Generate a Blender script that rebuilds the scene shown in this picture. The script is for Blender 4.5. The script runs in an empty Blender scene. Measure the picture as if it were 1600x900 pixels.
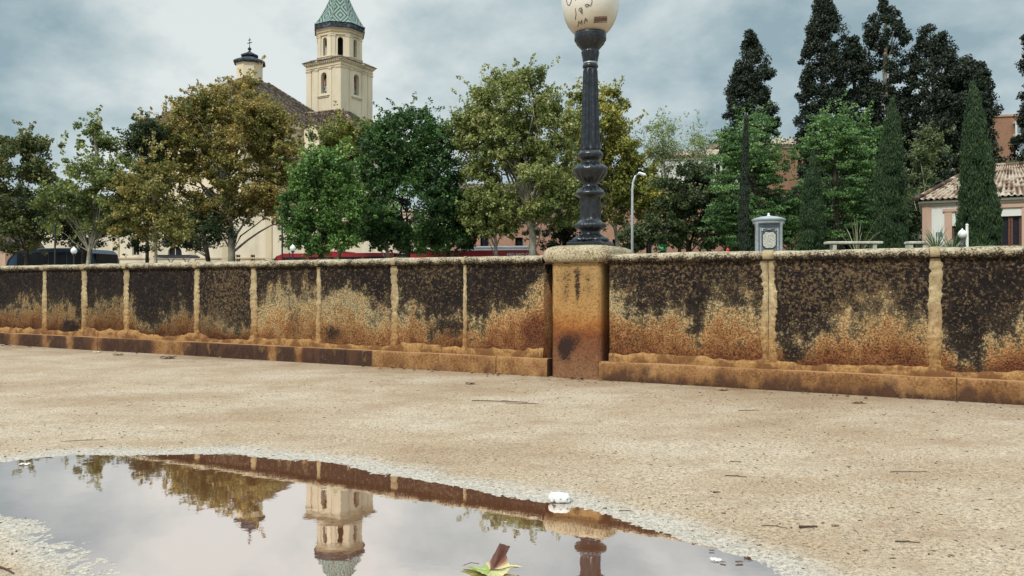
import bpy, math, random
import numpy as np
from mathutils import Vector, Matrix
random.seed(7); rng = np.random.default_rng(11)
R = math.radians; PI = math.pi
S = bpy.context.scene; COL = S.collection

# ------------------------------------------------------------ camera
F = 1250.0; CX = 800.0; HY = 446.0; EYE = 0.75
cam = bpy.data.cameras.new('camera'); camo = bpy.data.objects.new('camera', cam); COL.objects.link(camo)
cam.sensor_width = 36; cam.lens = 36*F/1600; cam.shift_y = -4/1600
camo.location = (0, 0, EYE); camo.rotation_euler = (R(90), 0, 0)
cam.clip_start = 0.05; cam.clip_end = 6000
S.camera = camo
# ------------------------------------------------------------ sky and sun
SUN_EL, SUN_AZ = R(48), R(215)       # azimuth clockwise from +Y
W = bpy.data.worlds.new('World'); S.world = W; W.use_nodes = True
def build_world():
    nt = W.node_tree; nt.nodes.clear(); N = nt.nodes.new; L = nt.links.new
    out = N('ShaderNodeOutputWorld'); 
    sky = N('ShaderNodeTexSky'); sky.sky_type = 'NISHITA'; sky.sun_disc = False
    sky.sun_elevation = SUN_EL; sky.sun_rotation = SUN_AZ
    tc = N('ShaderNodeTexCoord'); sep = N('ShaderNodeSeparateXYZ'); L(tc.outputs['Generated'], sep.inputs[0])
    def math_(op, a, b=None):
        m = N('ShaderNodeMath'); m.operation = op
        for i, v in enumerate((a, b)):
            if v is None: continue
            if isinstance(v, (int, float)): m.inputs[i].default_value = v
            else: L(v, m.inputs[i])
        return m.outputs[0]
    zz = math_('ADD', math_('MAXIMUM', sep.outputs['Z'], 0.0), 0.42)
    cmb = N('ShaderNodeCombineXYZ')
    L(math_('DIVIDE', sep.outputs['X'], zz), cmb.inputs[0]); L(math_('DIVIDE', sep.outputs['Y'], zz), cmb.inputs[1])
    mp = N('ShaderNodeMapping'); L(cmb.outputs[0], mp.inputs[0]); mp.inputs['Location'].default_value = (3.1, 1.7, 0)
    mp.inputs['Rotation'].default_value = (0, 0, R(20))
    n1 = N('ShaderNodeTexNoise'); L(mp.outputs[0], n1.inputs['Vector']); n1.inputs['Scale'].default_value = 1.5
    n1.inputs['Detail'].default_value = 7; n1.inputs['Roughness'].default_value = .52; n1.inputs['Distortion'].default_value = .1
    n2 = N('ShaderNodeTexNoise'); L(mp.outputs[0], n2.inputs['Vector']); n2.inputs['Scale'].default_value = 5.2; n2.inputs['Detail'].default_value = 8
    n2.inputs['Roughness'].default_value = .62; n2.inputs['Distortion'].default_value = .15
    f = math_('ADD', n1.outputs['Fac'], math_('MULTIPLY', math_('SUBTRACT', n2.outputs['Fac'], .5), .32))
    r = N('ShaderNodeValToRGB'); L(f, r.inputs[0]); e = r.color_ramp.elements
    e[0].position = .38; e[0].color = (.245, .335, .37, 1)
    e[1].position = .62; e[1].color = (.62, .66, .65, 1)
    m = r.color_ramp.elements.new(.50); m.color = (.42, .495, .51, 1)
    b1 = N('ShaderNodeBackground'); L(sky.outputs[0], b1.inputs[0]); b1.inputs[1].default_value = .06
    b2 = N('ShaderNodeBackground'); L(r.outputs[0], b2.inputs[0])
    # an overcast dome is brightest overhead
    up = N('ShaderNodeMapRange'); L(sep.outputs['Z'], up.inputs[0])
    up.inputs['From Min'].default_value = .33; up.inputs['From Max'].default_value = .95
    up.inputs['To Min'].default_value = 1.0; up.inputs['To Max'].default_value = 2.9
    L(up.outputs[0], b2.inputs[1])
    mx = N('ShaderNodeMixShader'); mx.inputs[0].default_value = .9; L(b1.outputs[0], mx.inputs[1]); L(b2.outputs[0], mx.inputs[2])
    L(mx.outputs[0], out.inputs[0])
build_world()
sl = bpy.data.lights.new('sun', 'SUN'); sl.energy = 2.2; sl.angle = R(8); sl.color = (1, .93, .82)
so = bpy.data.objects.new('sun', sl); COL.objects.link(so)
sd = Vector((math.sin(SUN_AZ)*math.cos(SUN_EL), math.cos(SUN_AZ)*math.cos(SUN_EL), math.sin(SUN_EL)))
so.rotation_euler = sd.to_track_quat('Z', 'Y').to_euler(); so.location = (-10, -10, 30)
S.view_settings.view_transform = 'Standard'; S.view_settings.look = 'None'
S.view_settings.exposure = 0.38; S.view_settings.gamma = 1
S.render.engine = 'CYCLES'

# ------------------------------------------------------------ helpers
def X(px, Y): return (px-CX)/F*Y
def Z(py, Y): return EYE+(HY-py)/F*Y
def P(px, py, Y): return Vector((X(px, Y), Y, Z(py, Y)))

def tag(o, label=None, cat=None, group=None, kind=None):
    if label: o['label'] = label
    if cat: o['category'] = cat
    if group: o['group'] = group
    if kind: o['kind'] = kind
    return o
def empty(name, loc, rz=0, label=None, cat=None, group=None):
    o = bpy.data.objects.new(name, None); COL.objects.link(o); o.location = loc; o.rotation_euler = (0, 0, rz)
    o.empty_display_size = .1
    return tag(o, label, cat, group)
def kids(o): return [c for c in bpy.data.objects if c.parent == o]
def copy_tree(o, parent=None):
    c = o.copy(); COL.objects.link(c); c.parent = parent
    for ch in kids(o): copy_tree(ch, c)
    return c

class MB:
    def __init__(s): s.v = []; s.f = []; s.M = Matrix()
    def add(s, vs, fs):
        b = len(s.v); s.v += [tuple(s.M @ Vector(v)) for v in vs]; s.f += [tuple(i+b for i in f) for f in fs]
    def box(s, x0, x1, y0, y1, z0, z1, bev=0):
        if bev:
            b = min(bev, (x1-x0)*.45, (y1-y0)*.45, (z1-z0)*.45)
            rings = []
            for z, k in ((z0, b), (z0+b, 0), (z1-b, 0), (z1, b)):
                x_0, x_1, y_0, y_1 = x0+k, x1-k, y0+k, y1-k
                rings.append([(x_0+b, y_0, z), (x_1-b, y_0, z), (x_1, y_0+b, z), (x_1, y_1-b, z), (x_1-b, y_1, z), (x_0+b, y_1, z), (x_0, y_1-b, z), (x_0, y_0+b, z)])
            vs = [p for r in rings for p in r]; fs = []
            for i in range(3):
                for j in range(8): fs.append((i*8+j, i*8+(j+1) % 8, (i+1)*8+(j+1) % 8, (i+1)*8+j))
            fs.append(tuple(range(7, -1, -1))); fs.append(tuple(range(24, 32)))
            s.add(vs, fs); return s
        vs = [(x0, y0, z0), (x1, y0, z0), (x1, y1, z0), (x0, y1, z0), (x0, y0, z1), (x1, y0, z1), (x1, y1, z1), (x0, y1, z1)]
        s.add(vs, [(0, 3, 2, 1), (4, 5, 6, 7), (0, 1, 5, 4), (1, 2, 6, 5), (2, 3, 7, 6), (3, 0, 4, 7)]); return s
    def lathe(s, prof, n=32, c=(0, 0, 0), rot=0, caps=True):
        """prof: (r, z[, amp, k]) ; amp/k = lobes round the ring"""
        vs = []; fs = []
        for p in prof:
            r, z = p[0], p[1]; a, k = (p[2], p[3]) if len(p) > 2 else (0, 1)
            for j in range(n):
                t = 2*PI*j/n+rot; rr = r*(1+a*math.cos(k*t)); vs.append((c[0]+rr*math.cos(t), c[1]+rr*math.sin(t), c[2]+z))
        m = len(prof)
        for i in range(m-1):
            for j in range(n): fs.append((i*n+j, i*n+(j+1) % n, (i+1)*n+(j+1) % n, (i+1)*n+j))
        if caps: fs.append(tuple(range(n-1, -1, -1))); fs.append(tuple((m-1)*n+j for j in range(n)))
        s.add(vs, fs); return s
    def tube(s, pts, rad, n=7, caps=True):
        pts = [Vector(p) for p in pts]; m = len(pts)
        if isinstance(rad, (int, float)): rad = [rad]*m
        vs = []; fs = []
        ref = Vector((0.31, 0.17, .93)).normalized()
        for i in range(m):
            d = (pts[min(i+1, m-1)]-pts[max(i-1, 0)])
            d = d.normalized() if d.length > 1e-9 else Vector((0, 0, 1))
            rf = ref if abs(d.dot(ref)) < .95 else Vector((1, 0, 0))
            a = d.cross(rf).normalized(); b = d.cross(a)
            for j in range(n):
                t = 2*PI*j/n; vs.append(tuple(pts[i]+(a*math.cos(t)+b*math.sin(t))*rad[i]))
        for i in range(m-1):
            for j in range(n): fs.append((i*n+j, (i+1)*n+j, (i+1)*n+(j+1) % n, i*n+(j+1) % n))
        if caps: fs.append(tuple(range(n))); fs.append(tuple((m-1)*n+j for j in range(n-1, -1, -1)))
        s.add(vs, fs); return s
    def facade(s, o, xd, Wd, H, cols=(), thick=.3):
        """wall face with real openings. cols=[(xc, w, [(zb, h, arch), ...])], outward = xd x z"""
        o = Vector(o); xd = Vector(xd).normalized(); up = Vector((0, 0, 1)); nrm = xd.cross(up)
        def pt(x, z, d=0): return tuple(o+xd*x+up*z-nrm*d)
        def quad(a, b, c, d): s.add([a, b, c, d], [(0, 1, 2, 3)])
        x = 0
        for xc, w, ops in sorted(cols):
            xl, xr = xc-w/2, xc+w/2
            quad(pt(x, 0), pt(xl, 0), pt(xl, H), pt(x, H)); x = xr; z = 0
            for k, (zb, h, arch) in enumerate(ops):
                quad(pt(xl, z), pt(xr, z), pt(xr, zb), pt(xl, zb))
                if arch:
                    sp = zb+h-w/2; ap = [(xc-w/2*math.cos(PI*i/10), sp+w/2*math.sin(PI*i/10)) for i in range(11)]
                else: sp = zb+h; ap = [(xl, sp), (xr, sp)]
                zn = ops[k+1][0] if k+1 < len(ops) else H
                zt = (zb+h+.02) if arch else zb+h
                if arch:
                    for i in range(10): quad(pt(*ap[i]), pt(*ap[i+1]), pt(ap[i+1][0], zt), pt(ap[i][0], zt))
                z = zt
                quad(pt(xl, zb), pt(xr, zb), pt(xr, zb, thick), pt(xl, zb, thick))
                quad(pt(xl, sp), pt(xl, zb), pt(xl, zb, thick), pt(xl, sp, thick))
                quad(pt(xr, zb), pt(xr, sp), pt(xr, sp, thick), pt(xr, zb, thick))
                for i in range(len(ap)-1):
                    quad(pt(*ap[i+1]), pt(*ap[i]), pt(*ap[i], thick), pt(*ap[i+1], thick))
            quad(pt(xl, z), pt(xr, z), pt(xr, H), pt(xl, H))
        quad(pt(x, 0), pt(Wd, 0), pt(Wd, H), pt(x, H)); return s
    def build(s, name, mat, parent=None, smooth=False, loc=(0, 0, 0)):
        me = bpy.data.meshes.new(name); me.from_pydata(s.v, [], s.f); me.materials.append(mat); me.update()
        if smooth:
            me.polygons.foreach_set('use_smooth', [True]*len(me.polygons))
            if smooth != 'all':
                try: me.set_sharp_from_angle(angle=R(40))
                except Exception: pass
        o = bpy.data.objects.new(name, me); COL.objects.link(o); o.parent = parent; o.location = loc
        return o

def npmesh(name, V, Fq, mat, parent=None, attrs=None, smooth=False, face_attr=None):
    V = np.asarray(V, np.float32); Fq = np.asarray(Fq, np.int32); k = Fq.shape[1]
    me = bpy.data.meshes.new(name); me.vertices.add(len(V)); me.vertices.foreach_set('co', V.ravel())
    me.loops.add(Fq.size); me.loops.foreach_set('vertex_index', Fq.ravel())
    me.polygons.add(len(Fq)); me.polygons.foreach_set('loop_start', np.arange(0, Fq.size, k, dtype=np.int32))
    me.polygons.foreach_set('loop_total', np.full(len(Fq), k, np.int32))
    me.update(calc_edges=True)
    if smooth: me.polygons.foreach_set('use_smooth', np.ones(len(Fq), bool))
    for dom, dd in (('POINT', attrs), ('FACE', face_attr)):
        for nme, a in (dd or {}).items():
            at = me.attributes.new(nme, 'FLOAT', dom); at.data.foreach_set('value', np.asarray(a, np.float32).ravel())
    me.materials.append(mat); me.validate()
    o = bpy.data.objects.new(name, me); COL.objects.link(o); o.parent = parent
    return o
def gridfaces(nu, nv):
    i, j = np.meshgrid(np.arange(nu-1), np.arange(nv-1), indexing='ij'); a = (i*nv+j).ravel()
    return np.stack([a, a+nv, a+nv+1, a+1], 1)
# cheap value noise
_perm = np.random.default_rng(3).random((256, 256))
def vnoise(x, y):
    x = np.asarray(x, float); y = np.asarray(y, float)
    xi = np.floor(x).astype(int); yi = np.floor(y).astype(int); fx = x-xi; fy = y-yi
    fx = fx*fx*(3-2*fx); fy = fy*fy*(3-2*fy); g = lambda a, b: _perm[a & 255, b & 255]
    return (g(xi, yi)*(1-fx)+g(xi+1, yi)*fx)*(1-fy)+(g(xi, yi+1)*(1-fx)+g(xi+1, yi+1)*fx)*fy
def fbm(x, y, o=4):
    t = 0; a = .5; n = 0
    for k in range(o): t = t+a*vnoise(x*2**k+17*k, y*2**k+5*k); n += a; a *= .5
    return t/n

# ------------------------------------------------------------ materials
class NT:
    def __init__(s, name):
        s.m = bpy.data.materials.new(name); s.m.use_nodes = True; s.nt = s.m.node_tree; s.nt.nodes.clear()
        s.out = s.nt.nodes.new('ShaderNodeOutputMaterial'); s.b = s.nt.nodes.new('ShaderNodeBsdfPrincipled')
        s.L(s.b.outputs[0], s.out.inputs[0])
        s.tc = s.nt.nodes.new('ShaderNodeTexCoord'); s.co = s.tc.outputs['Object']
    def N(s, t, **k):
        n = s.nt.nodes.new(t)
        for a, v in k.items(): setattr(n, a, v)
        return n
    def L(s, a, b): s.nt.links.new(a, b)
    def setin(s, sock, v):
        if isinstance(v, bpy.types.NodeSocket): s.L(v, sock)
        elif isinstance(v, (tuple, list)) and len(v) == 3 and sock.type == 'RGBA': sock.default_value = (*v, 1)
        else: sock.default_value = v
    def noise(s, scale, detail=4, rough=.5, co=None, stretch=None, dist=0):
        n = s.N('ShaderNodeTexNoise'); n.inputs['Scale'].default_value = scale; n.inputs['Detail'].default_value = detail
        n.inputs['Roughness'].default_value = rough; n.inputs['Distortion'].default_value = dist
        c = co or s.co
        if stretch: mp = s.N('ShaderNodeMapping'); s.L(c, mp.inputs[0]); mp.inputs['Scale'].default_value = stretch; c = mp.outputs[0]
        s.L(c, n.inputs['Vector']); return n.outputs['Fac']
    def vor(s, scale, feature='F1', co=None, out='Distance', rnd=1):
        n = s.N('ShaderNodeTexVoronoi', feature=feature); n.inputs['Scale'].default_value = scale; n.inputs['Randomness'].default_value = rnd
        s.L(co or s.co, n.inputs['Vector']); return n.outputs[out]
    def math(s, op, a, b=0.0, c=None, clamp=False):
        m = s.N('ShaderNodeMath', operation=op, use_clamp=clamp); s.setin(m.inputs[0], a); s.setin(m.inputs[1], b)
        if c is not None: s.setin(m.inputs[2], c)
        return m.outputs[0]
    def ramp(s, f, stops, interp='LINEAR'):
        r = s.N('ShaderNodeValToRGB'); s.L(f, r.inputs[0]); cr = r.color_ramp; cr.interpolation = interp
        while len(cr.elements) < len(stops): cr.elements.new(.5)
        for e, (p, c) in zip(cr.elements, stops):
            e.position = p; e.color = (*c, 1) if isinstance(c, tuple) else (c, c, c, 1)
        return r.outputs[0]
    def step(s, f, a, b):
        m = s.N('ShaderNodeMapRange', interpolation_type='SMOOTHSTEP'); s.L(f, m.inputs[0])
        m.inputs[1].default_value = a; m.inputs[2].default_value = b; return m.outputs[0]
    def mix(s, f, a, b):
        m = s.N('ShaderNodeMix', data_type='RGBA'); s.setin(m.inputs[0], f); s.setin(m.inputs[6], a); s.setin(m.inputs[7], b); return m.outputs[2]
    def attr(s, n):
        a = s.N('ShaderNodeAttribute'); a.attribute_name = n; return a.outputs['Fac']
    def bump(s, h, strength=.5, dist=.01):
        b = s.N('ShaderNodeBump'); b.inputs['Strength'].default_value = strength; b.inputs['Distance'].default_value = dist
        s.L(h, b.inputs['Height']); s.L(b.outputs[0], s.b.inputs['Normal'])
    def fin(s, col=None, rough=.8, metal=0, spec=None):
        if col is not None: s.setin(s.b.inputs['Base Color'], col)
        s.setin(s.b.inputs['Roughness'], rough); s.setin(s.b.inputs['Metallic'], metal)
        if spec is not None: s.setin(s.b.inputs['Specular IOR Level'], spec)
        return s.m
def plain(name, c, rough=.7, metal=0, var=.25, sc=6, spec=.4, bump=0):
    t = NT(name); n = t.noise(sc, 5, .6); d = tuple(x*(1-var) for x in c); l = tuple(min(1, x*(1+var)) for x in c)
    col = t.ramp(n, [(.3, d), (.7, l)])
    if bump: t.bump(n, bump, .01)
    return t.fin(col, rough, metal, spec)

M = {}
def wall_material():
    t = NT('stained_stone'); co = t.co
    dark = t.attr('dark'); rel = t.attr('rel'); pale = t.attr('pale')
    nf = t.noise(48, 5, .72); nm = t.noise(13, 5, .65, stretch=(1, 1, .8)); st = t.noise(11, 4, .6, stretch=(1, 1, .2)); gr = t.noise(85, 4, .8)
    n0 = t.noise(4.5, 4, .6); s = t.math('ADD', dark, t.math('MULTIPLY', t.math('SUBTRACT', nf, .5), 4.6)); s = t.math('ADD', s, t.math('MULTIPLY', t.math('SUBTRACT', n0, .5), 3.0))
    s = t.math('ADD', s, t.math('MULTIPLY', t.math('SUBTRACT', nm, .5), 4.2))
    s = t.math('ADD', s, t.math('MULTIPLY', t.math('SUBTRACT', st, .5), 1.6))
    dk = t.step(s, -.75, .65)
    light = t.ramp(t.math('ADD', rel, t.math('ADD', t.math('MULTIPLY', t.math('SUBTRACT', nm, .5), 1.0), t.math('MULTIPLY', t.math('SUBTRACT', n0, .5), .9))),
        [(0.02, (.10, .036, .018)), (.28, (.17, .075, .030)), (.52, (.265, .14, .060)), (.80, (.33, .225, .11)), (1, (.31, .245, .14))])
    grain = t.ramp(gr, [(.36, .10), (.45, .60), (.52, 1.1), (.62, 1.75)])
    mm = t.N('ShaderNodeMix', data_type='RGBA', blend_type='MULTIPLY'); mm.inputs[0].default_value = 1
    t.L(light, mm.inputs[6]); t.L(grain, mm.inputs[7]); light = mm.outputs[2]
    vm = t.N('ShaderNodeVectorMath', operation='SCALE'); t.L(light, vm.inputs[0]); t.L(t.attr('tone'), vm.inputs['Scale']); light = vm.outputs[0]
    pits = t.step(t.noise(34, 3, .6), .64, .70); light = t.mix(t.math('MULTIPLY', pits, .75), light, (.045, .02, .014))
    # lichen specks in the black crust: many brown, a few pale
    q = t.math('ADD', nf, t.math('MULTIPLY', pale, .10))
    blk = t.mix(t.step(nm, .42, .75), (.011, .009, .010), (.030, .021, .016))
    blk = t.mix(t.step(q, .52, .66), blk, (.12, .080, .045))
    blk = t.mix(t.math('MULTIPLY', t.step(gr, .57, .64), t.step(q, .52, .59)), blk, (.30, .235, .135))
    col = t.mix(dk, light, blk)
    t.bump(t.math('ADD', nf, t.math('MULTIPLY', nm, .8)), .8, .009)
    return t.fin(col, .95, 0, .15)
M['wall'] = wall_material()
def mortar_material():
    t = NT('ochre_mortar'); nm = t.noise(18, 5, .7); nf = t.noise(120, 3, .6); h = t.N('ShaderNodeSeparateXYZ'); t.L(t.co, h.inputs[0])
    low = t.step(t.math('ADD', h.outputs[2], t.math('MULTIPLY', t.math('SUBTRACT', nm, .5), .3)), .18, .75)
    col = t.mix(low, (.34, .19, .075), (.46, .37, .22))
    g1 = t.noise(60, 4, .75); n3 = t.noise(7, 4, .7)
    gm = t.ramp(g1, [(.34, .35), (.46, .85), (.55, 1.1), (.66, 1.4)]); mm = t.N('ShaderNodeMix', data_type='RGBA', blend_type='MULTIPLY'); mm.inputs[0].default_value = .9
    t.L(col, mm.inputs[6]); t.L(gm, mm.inputs[7]); col = mm.outputs[2]
    grime = t.math('ADD', t.math('ADD', n3, t.math('MULTIPLY', t.math('SUBTRACT', g1, .5), .5)), t.math('MULTIPLY', t.step(h.outputs[2], .26, .16), .06))
    col = t.mix(t.math('MULTIPLY', t.step(grime, .50, .62), t.ramp(h.outputs[2], [(.2, .85), (.35, .35)])), col, (.13, .055, .024))
    hi = t.math('MULTIPLY', t.step(h.outputs[2], .70, .95), .55)
    col = t.mix(t.math('MULTIPLY', hi, t.step(g1, .45, .6)), col, (.09, .07, .05))
    t.bump(nm, .5, .008); return t.fin(col, .95, 0, .15)
M['mortar'] = mortar_material()
def coping_material():
    t = NT('lichen_coping'); nf = t.noise(75, 4, .75); nm = t.noise(12, 4, .6)
    g = t.N('ShaderNodeNewGeometry'); h = t.N('ShaderNodeSeparateXYZ'); t.L(t.co, h.inputs[0])
    lvl = t.step(h.outputs[2], .925, .995)         # crust is thickest on the drip edge
    f = t.math('ADD', t.math('ADD', nf, t.math('MULTIPLY', t.math('SUBTRACT', nm, .5), .5)), t.math('MULTIPLY', t.math('SUBTRACT', lvl, .5), .22))
    col = t.ramp(f, [(.40, (.022, .018, .016)), (.48, (.085, .066, .045)), (.54, (.25, .20, .13)), (.62, (.40, .345, .245)), (.75, (.52, .47, .37))])
    t.bump(nf, .9, .008); return t.fin(col, .95, 0, .15)
M['coping'] = coping_material()
def plinth_material():
    t = NT('plinth_stone'); dark = t.attr('dark'); nf = t.noise(60, 4, .7); nm = t.noise(9, 5, .65, stretch=(1, 1, .6)); h = t.N('ShaderNodeSeparateXYZ'); t.L(t.co, h.inputs[0])
    s = t.math('ADD', dark, t.math('MULTIPLY', t.math('SUBTRACT', nm, .5), 3.0)); s = t.math('ADD', s, t.math('MULTIPLY', t.math('SUBTRACT', nf, .5), 1.6))
    n5 = t.noise(4, 5, .7); lt = t.ramp(t.math('ADD', t.math('MULTIPLY', nf, .55), t.math('MULTIPLY', n5, .45)), [(.34, (.07, .03, .015)), (.46, (.20, .095, .038)), (.55, (.32, .175, .075)), (.68, (.42, .27, .13))])
    dk = t.mix(t.step(nm, .35, .65), (.026, .016, .014), (.085, .042, .026))
    col = t.mix(t.step(s, -.4, .5), lt, dk)
    col = t.mix(t.step(h.outputs[2], .143, .149), col, (.36, .21, .10))
    t.bump(nf, .6, .008); return t.fin(col, .9, 0, .2)
M['plinth'] = plinth_material()
def pillar_material():
    t = NT('rusty_pillar_stone'); nf = t.noise(55, 4, .7); nm = t.noise(9, 5, .6); st = t.attr('dark')
    h = t.N('ShaderNodeSeparateXYZ'); t.L(t.co, h.inputs[0])
    z = t.math('ADD', h.outputs[2], t.math('MULTIPLY', t.math('SUBTRACT', nm, .5), .22))
    col = t.ramp(z, [(0.0, (.22, .115, .062)), (.26, (.17, .072, .036)), (.36, (.18, .062, .024)), (.44, (.31, .125, .038)), (.55, (.37, .205, .075)), (.9, (.35, .225, .095))])
    g = t.ramp(nf, [(.35, .55), (.5, 1.0), (.68, 1.25)]); mm = t.N('ShaderNodeMix', data_type='RGBA', blend_type='MULTIPLY'); mm.inputs[0].default_value = 1
    t.L(col, mm.inputs[6]); t.L(g, mm.inputs[7])
    s = t.math('ADD', st, t.math('MULTIPLY', t.math('SUBTRACT', nf, .5), 2.8)); s = t.math('ADD', s, t.math('MULTIPLY', t.math('SUBTRACT', nm, .5), 1.2))
    col = t.mix(t.step(s, .0, .6), mm.outputs[2], (.035, .02, .015))
    t.bump(nf, .5, .006); return t.fin(col, .9, 0, .2)
M['pillar'] = pillar_material()
def cap_material():
    t = NT('pillar_cap_stone'); nf = t.noise(70, 4, .75); nm = t.noise(7, 3)
    col = t.ramp(t.math('ADD', nf, t.math('MULTIPLY', t.math('SUBTRACT', nm, .5), .35)), [(.36, (.09, .07, .042)), (.46, (.29, .23, .14)), (.55, (.43, .365, .25)), (.75, (.54, .48, .37))])
    t.bump(nf, .6, .006); return t.fin(col, .95, 0, .2)
M['cap'] = cap_material()
def sand_material():
    t = NT('packed_sand'); wet = t.attr('wet'); base = t.attr('edge')
    big = t.noise(.9, 5, .6, stretch=(1, 1.6, 1)); mid = t.noise(7, 5, .65); fine = t.noise(190, 3, .75); f2 = t.noise(70, 3, .7)
    c = t.ramp(big, [(.32, (.34, .245, .16)), (.46, (.40, .305, .21)), (.56, (.44, .352, .258)), (.7, (.475, .395, .305))])
    c = t.mix(t.math('MULTIPLY', t.step(mid, .52, .72), .45), c, (.37, .255, .145))
    c = t.mix(t.math('MULTIPLY', base, t.step(mid, .3, .6)), c, (.26, .165, .085))
    g = t.ramp(t.math('ADD', t.math('MULTIPLY', fine, .5), t.math('MULTIPLY', f2, .5)), [(.38, .12), (.46, .72), (.54, 1.12), (.63, 1.6)])
    mm = t.N('ShaderNodeMix', data_type='RGBA', blend_type='MULTIPLY'); mm.inputs[0].default_value = .85
    t.L(c, mm.inputs[6]); t.L(g, mm.inputs[7]); c = mm.outputs[2]
    v = t.vor(48); c = t.mix(t.math('MULTIPLY', t.math('LESS_THAN', v, .14), t.step(mid, .45, .6)), c, (.16, .10, .065))
    trk = t.noise(1.7, 4, .6, stretch=(.7, 1.5, 1)); c = t.mix(t.math('MULTIPLY', t.step(trk, .48, .66), .08), c, (.54, .46, .37))
    rst = t.noise(2.6, 5, .7, stretch=(1, 1.8, 1)); c = t.mix(t.math('MULTIPLY', t.step(t.math('ADD', rst, t.math('MULTIPLY', t.math('SUBTRACT', f2, .5), .5)), .52, .68), .5), c, (.29, .18, .105))
    wet_sheen = t.mix(mid, (.42, .37, .31), (.485, .44, .38))  # wet rim: sky sheen put into the colour as a paler tone
    wg = t.N('ShaderNodeMix', data_type='RGBA', blend_type='MULTIPLY'); wg.inputs[0].default_value = .8; t.L(wet_sheen, wg.inputs[6]); t.L(g, wg.inputs[7])
    c = t.mix(wet, c, wg.outputs[2])
    r = t.N('ShaderNodeMapRange'); t.L(wet, r.inputs[0]); r.inputs[3].default_value = .92; r.inputs[4].default_value = .5
    t.bump(t.math('ADD', fine, t.math('MULTIPLY', f2, 1.2)), .55, .005)
    return t.fin(c, r.outputs[0], 0, .35)
M['sand'] = sand_material()
def water_material():
    t = NT('muddy_water'); 
    t.b.inputs['Base Color'].default_value = (.36, .145, .075, 1); t.b.inputs['Roughness'].default_value = .5; t.b.inputs['Specular IOR Level'].default_value = 0
    gl = t.N('ShaderNodeBsdfGlossy'); gl.inputs['Roughness'].default_value = .012; gl.inputs['Color'].default_value = (1, .96, .925, 1)
    fr = t.N('ShaderNodeFresnel'); fr.inputs[0].default_value = 2.6
    n = t.noise(9, 2, .5, stretch=(1, 1, 1)); bm = t.N('ShaderNodeBump'); bm.inputs['Strength'].default_value = .02; bm.inputs['Distance'].default_value = .01
    n2 = t.noise(55, 2); s = t.math('ADD', n, t.math('MULTIPLY', n2, .15)); t.L(s, bm.inputs['Height'])
    t.L(bm.outputs[0], gl.inputs['Normal'])
    fac = t.math('ADD', t.math('MULTIPLY', fr.outputs[0], .35), .71, clamp=True)
    mx = t.N('ShaderNodeMixShader'); t.L(fac, mx.inputs[0]); t.L(t.b.outputs[0], mx.inputs[1]); t.L(gl.outputs[0], mx.inputs[2])
    t.L(mx.outputs[0], t.out.inputs[0]); return t.m
M['water'] = water_material()
def iron_material():
    t = NT('blue_black_iron'); n = t.noise(30, 5, .7); n2 = t.noise(6, 3)
    col = t.ramp(n, [(.35, (.008, .010, .014)), (.55, (.020, .026, .034)), (.68, (.045, .055, .063)), (.78, (.10, .09, .075))])
    t.bump(n, .25, .003); return t.fin(col, .30, .3, .6)
M['iron'] = iron_material()
def globe_material():
    t = NT('opal_glass'); n = t.noise(5, 5, .65); h = t.N('ShaderNodeSeparateXYZ'); t.L(t.co, h.inputs[0])
    g = t.step(t.math('ADD', h.outputs[2], t.math('MULTIPLY', n, .14)), 1.80, 2.12)   # grime collects in the neck of the globe
    col = t.mix(g, (.45, .38, .27), (.70, .69, .64)); nf = t.noise(80, 3, .7)
    col = t.mix(t.math('MULTIPLY', t.step(nf, .58, .75), .35), col, (.35, .28, .18))
    t.b.inputs['Subsurface Weight'].default_value = 0
    return t.fin(col, .28, 0, .5)
M['globe'] = globe_material()
M['ink'] = plain('graffiti_ink', (.035, .028, .03), .6)
M['inkbrown'] = plain('faded_brown_ink', (.13, .06, .05), .7, var=.5, sc=60)
M['steelring'] = plain('worn_steel', (.30, .33, .36), .4, .7)
def stucco(name, c, stain=.25):
    t = NT(name); n = t.noise(.5, 5, .6, stretch=(1, 1, .35)); f = t.noise(14, 3, .6)
    d = tuple(x*(1-stain) for x in c); col = t.ramp(n, [(.33, d), (.55, c)]); col = t.mix(t.math('MULTIPLY', t.step(f, .5, .7), .2), col, tuple(x*.7 for x in c))
    return t.fin(col, .9, 0, .2)
M['cream'] = stucco('cream_stucco', (.66, .58, .44), .16); M['creamlow'] = stucco('cream_wall_stucco', (.68, .62, .50)); M['trim'] = stucco('cream_moulding', (.60, .52, .38))
M['white'] = stucco('white_render', (.66, .66, .64), .12); M['pink'] = stucco('pink_render', (.50, .34, .27), .2); M['pinkpale'] = stucco('pale_pink_render', (.55, .38, .29), .2)
def brick(name, a, b, mo, sc):
    t = NT(name); br = t.N('ShaderNodeTexBrick'); mp = t.N('ShaderNodeMapping'); mp.inputs['Rotation'].default_value = (R(90), 0, 0); t.L(t.co, mp.inputs[0]); t.L(mp.outputs[0], br.inputs[0])
    br.inputs['Scale'].default_value = sc; br.inputs[1].default_value = (*a, 1); br.inputs[2].default_value = (*b, 1); br.inputs[3].default_value = (*mo, 1); br.inputs['Mortar Size'].default_value = .015
    n = t.noise(.6, 4); col = t.mix(t.math('MULTIPLY', t.step(n, .4, .7), .3), br.outputs[0], tuple(x*.6 for x in a)); return t.fin(col, .9, 0, .2)
M['brick'] = brick('orange_brick', (.25, .125, .08), (.31, .165, .105), (.32, .24, .18), 2.0)
M['brickpink'] = brick('pink_brick', (.40, .21, .15), (.46, .27, .19), (.45, .33, .26), 2.0)
M['void'] = plain('interior_shade', (.015, .014, .015), .9)
M['glassdark'] = plain('dark_window_glass', (.018, .021, .028), .25, 0, .3, 1, .12)
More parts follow.
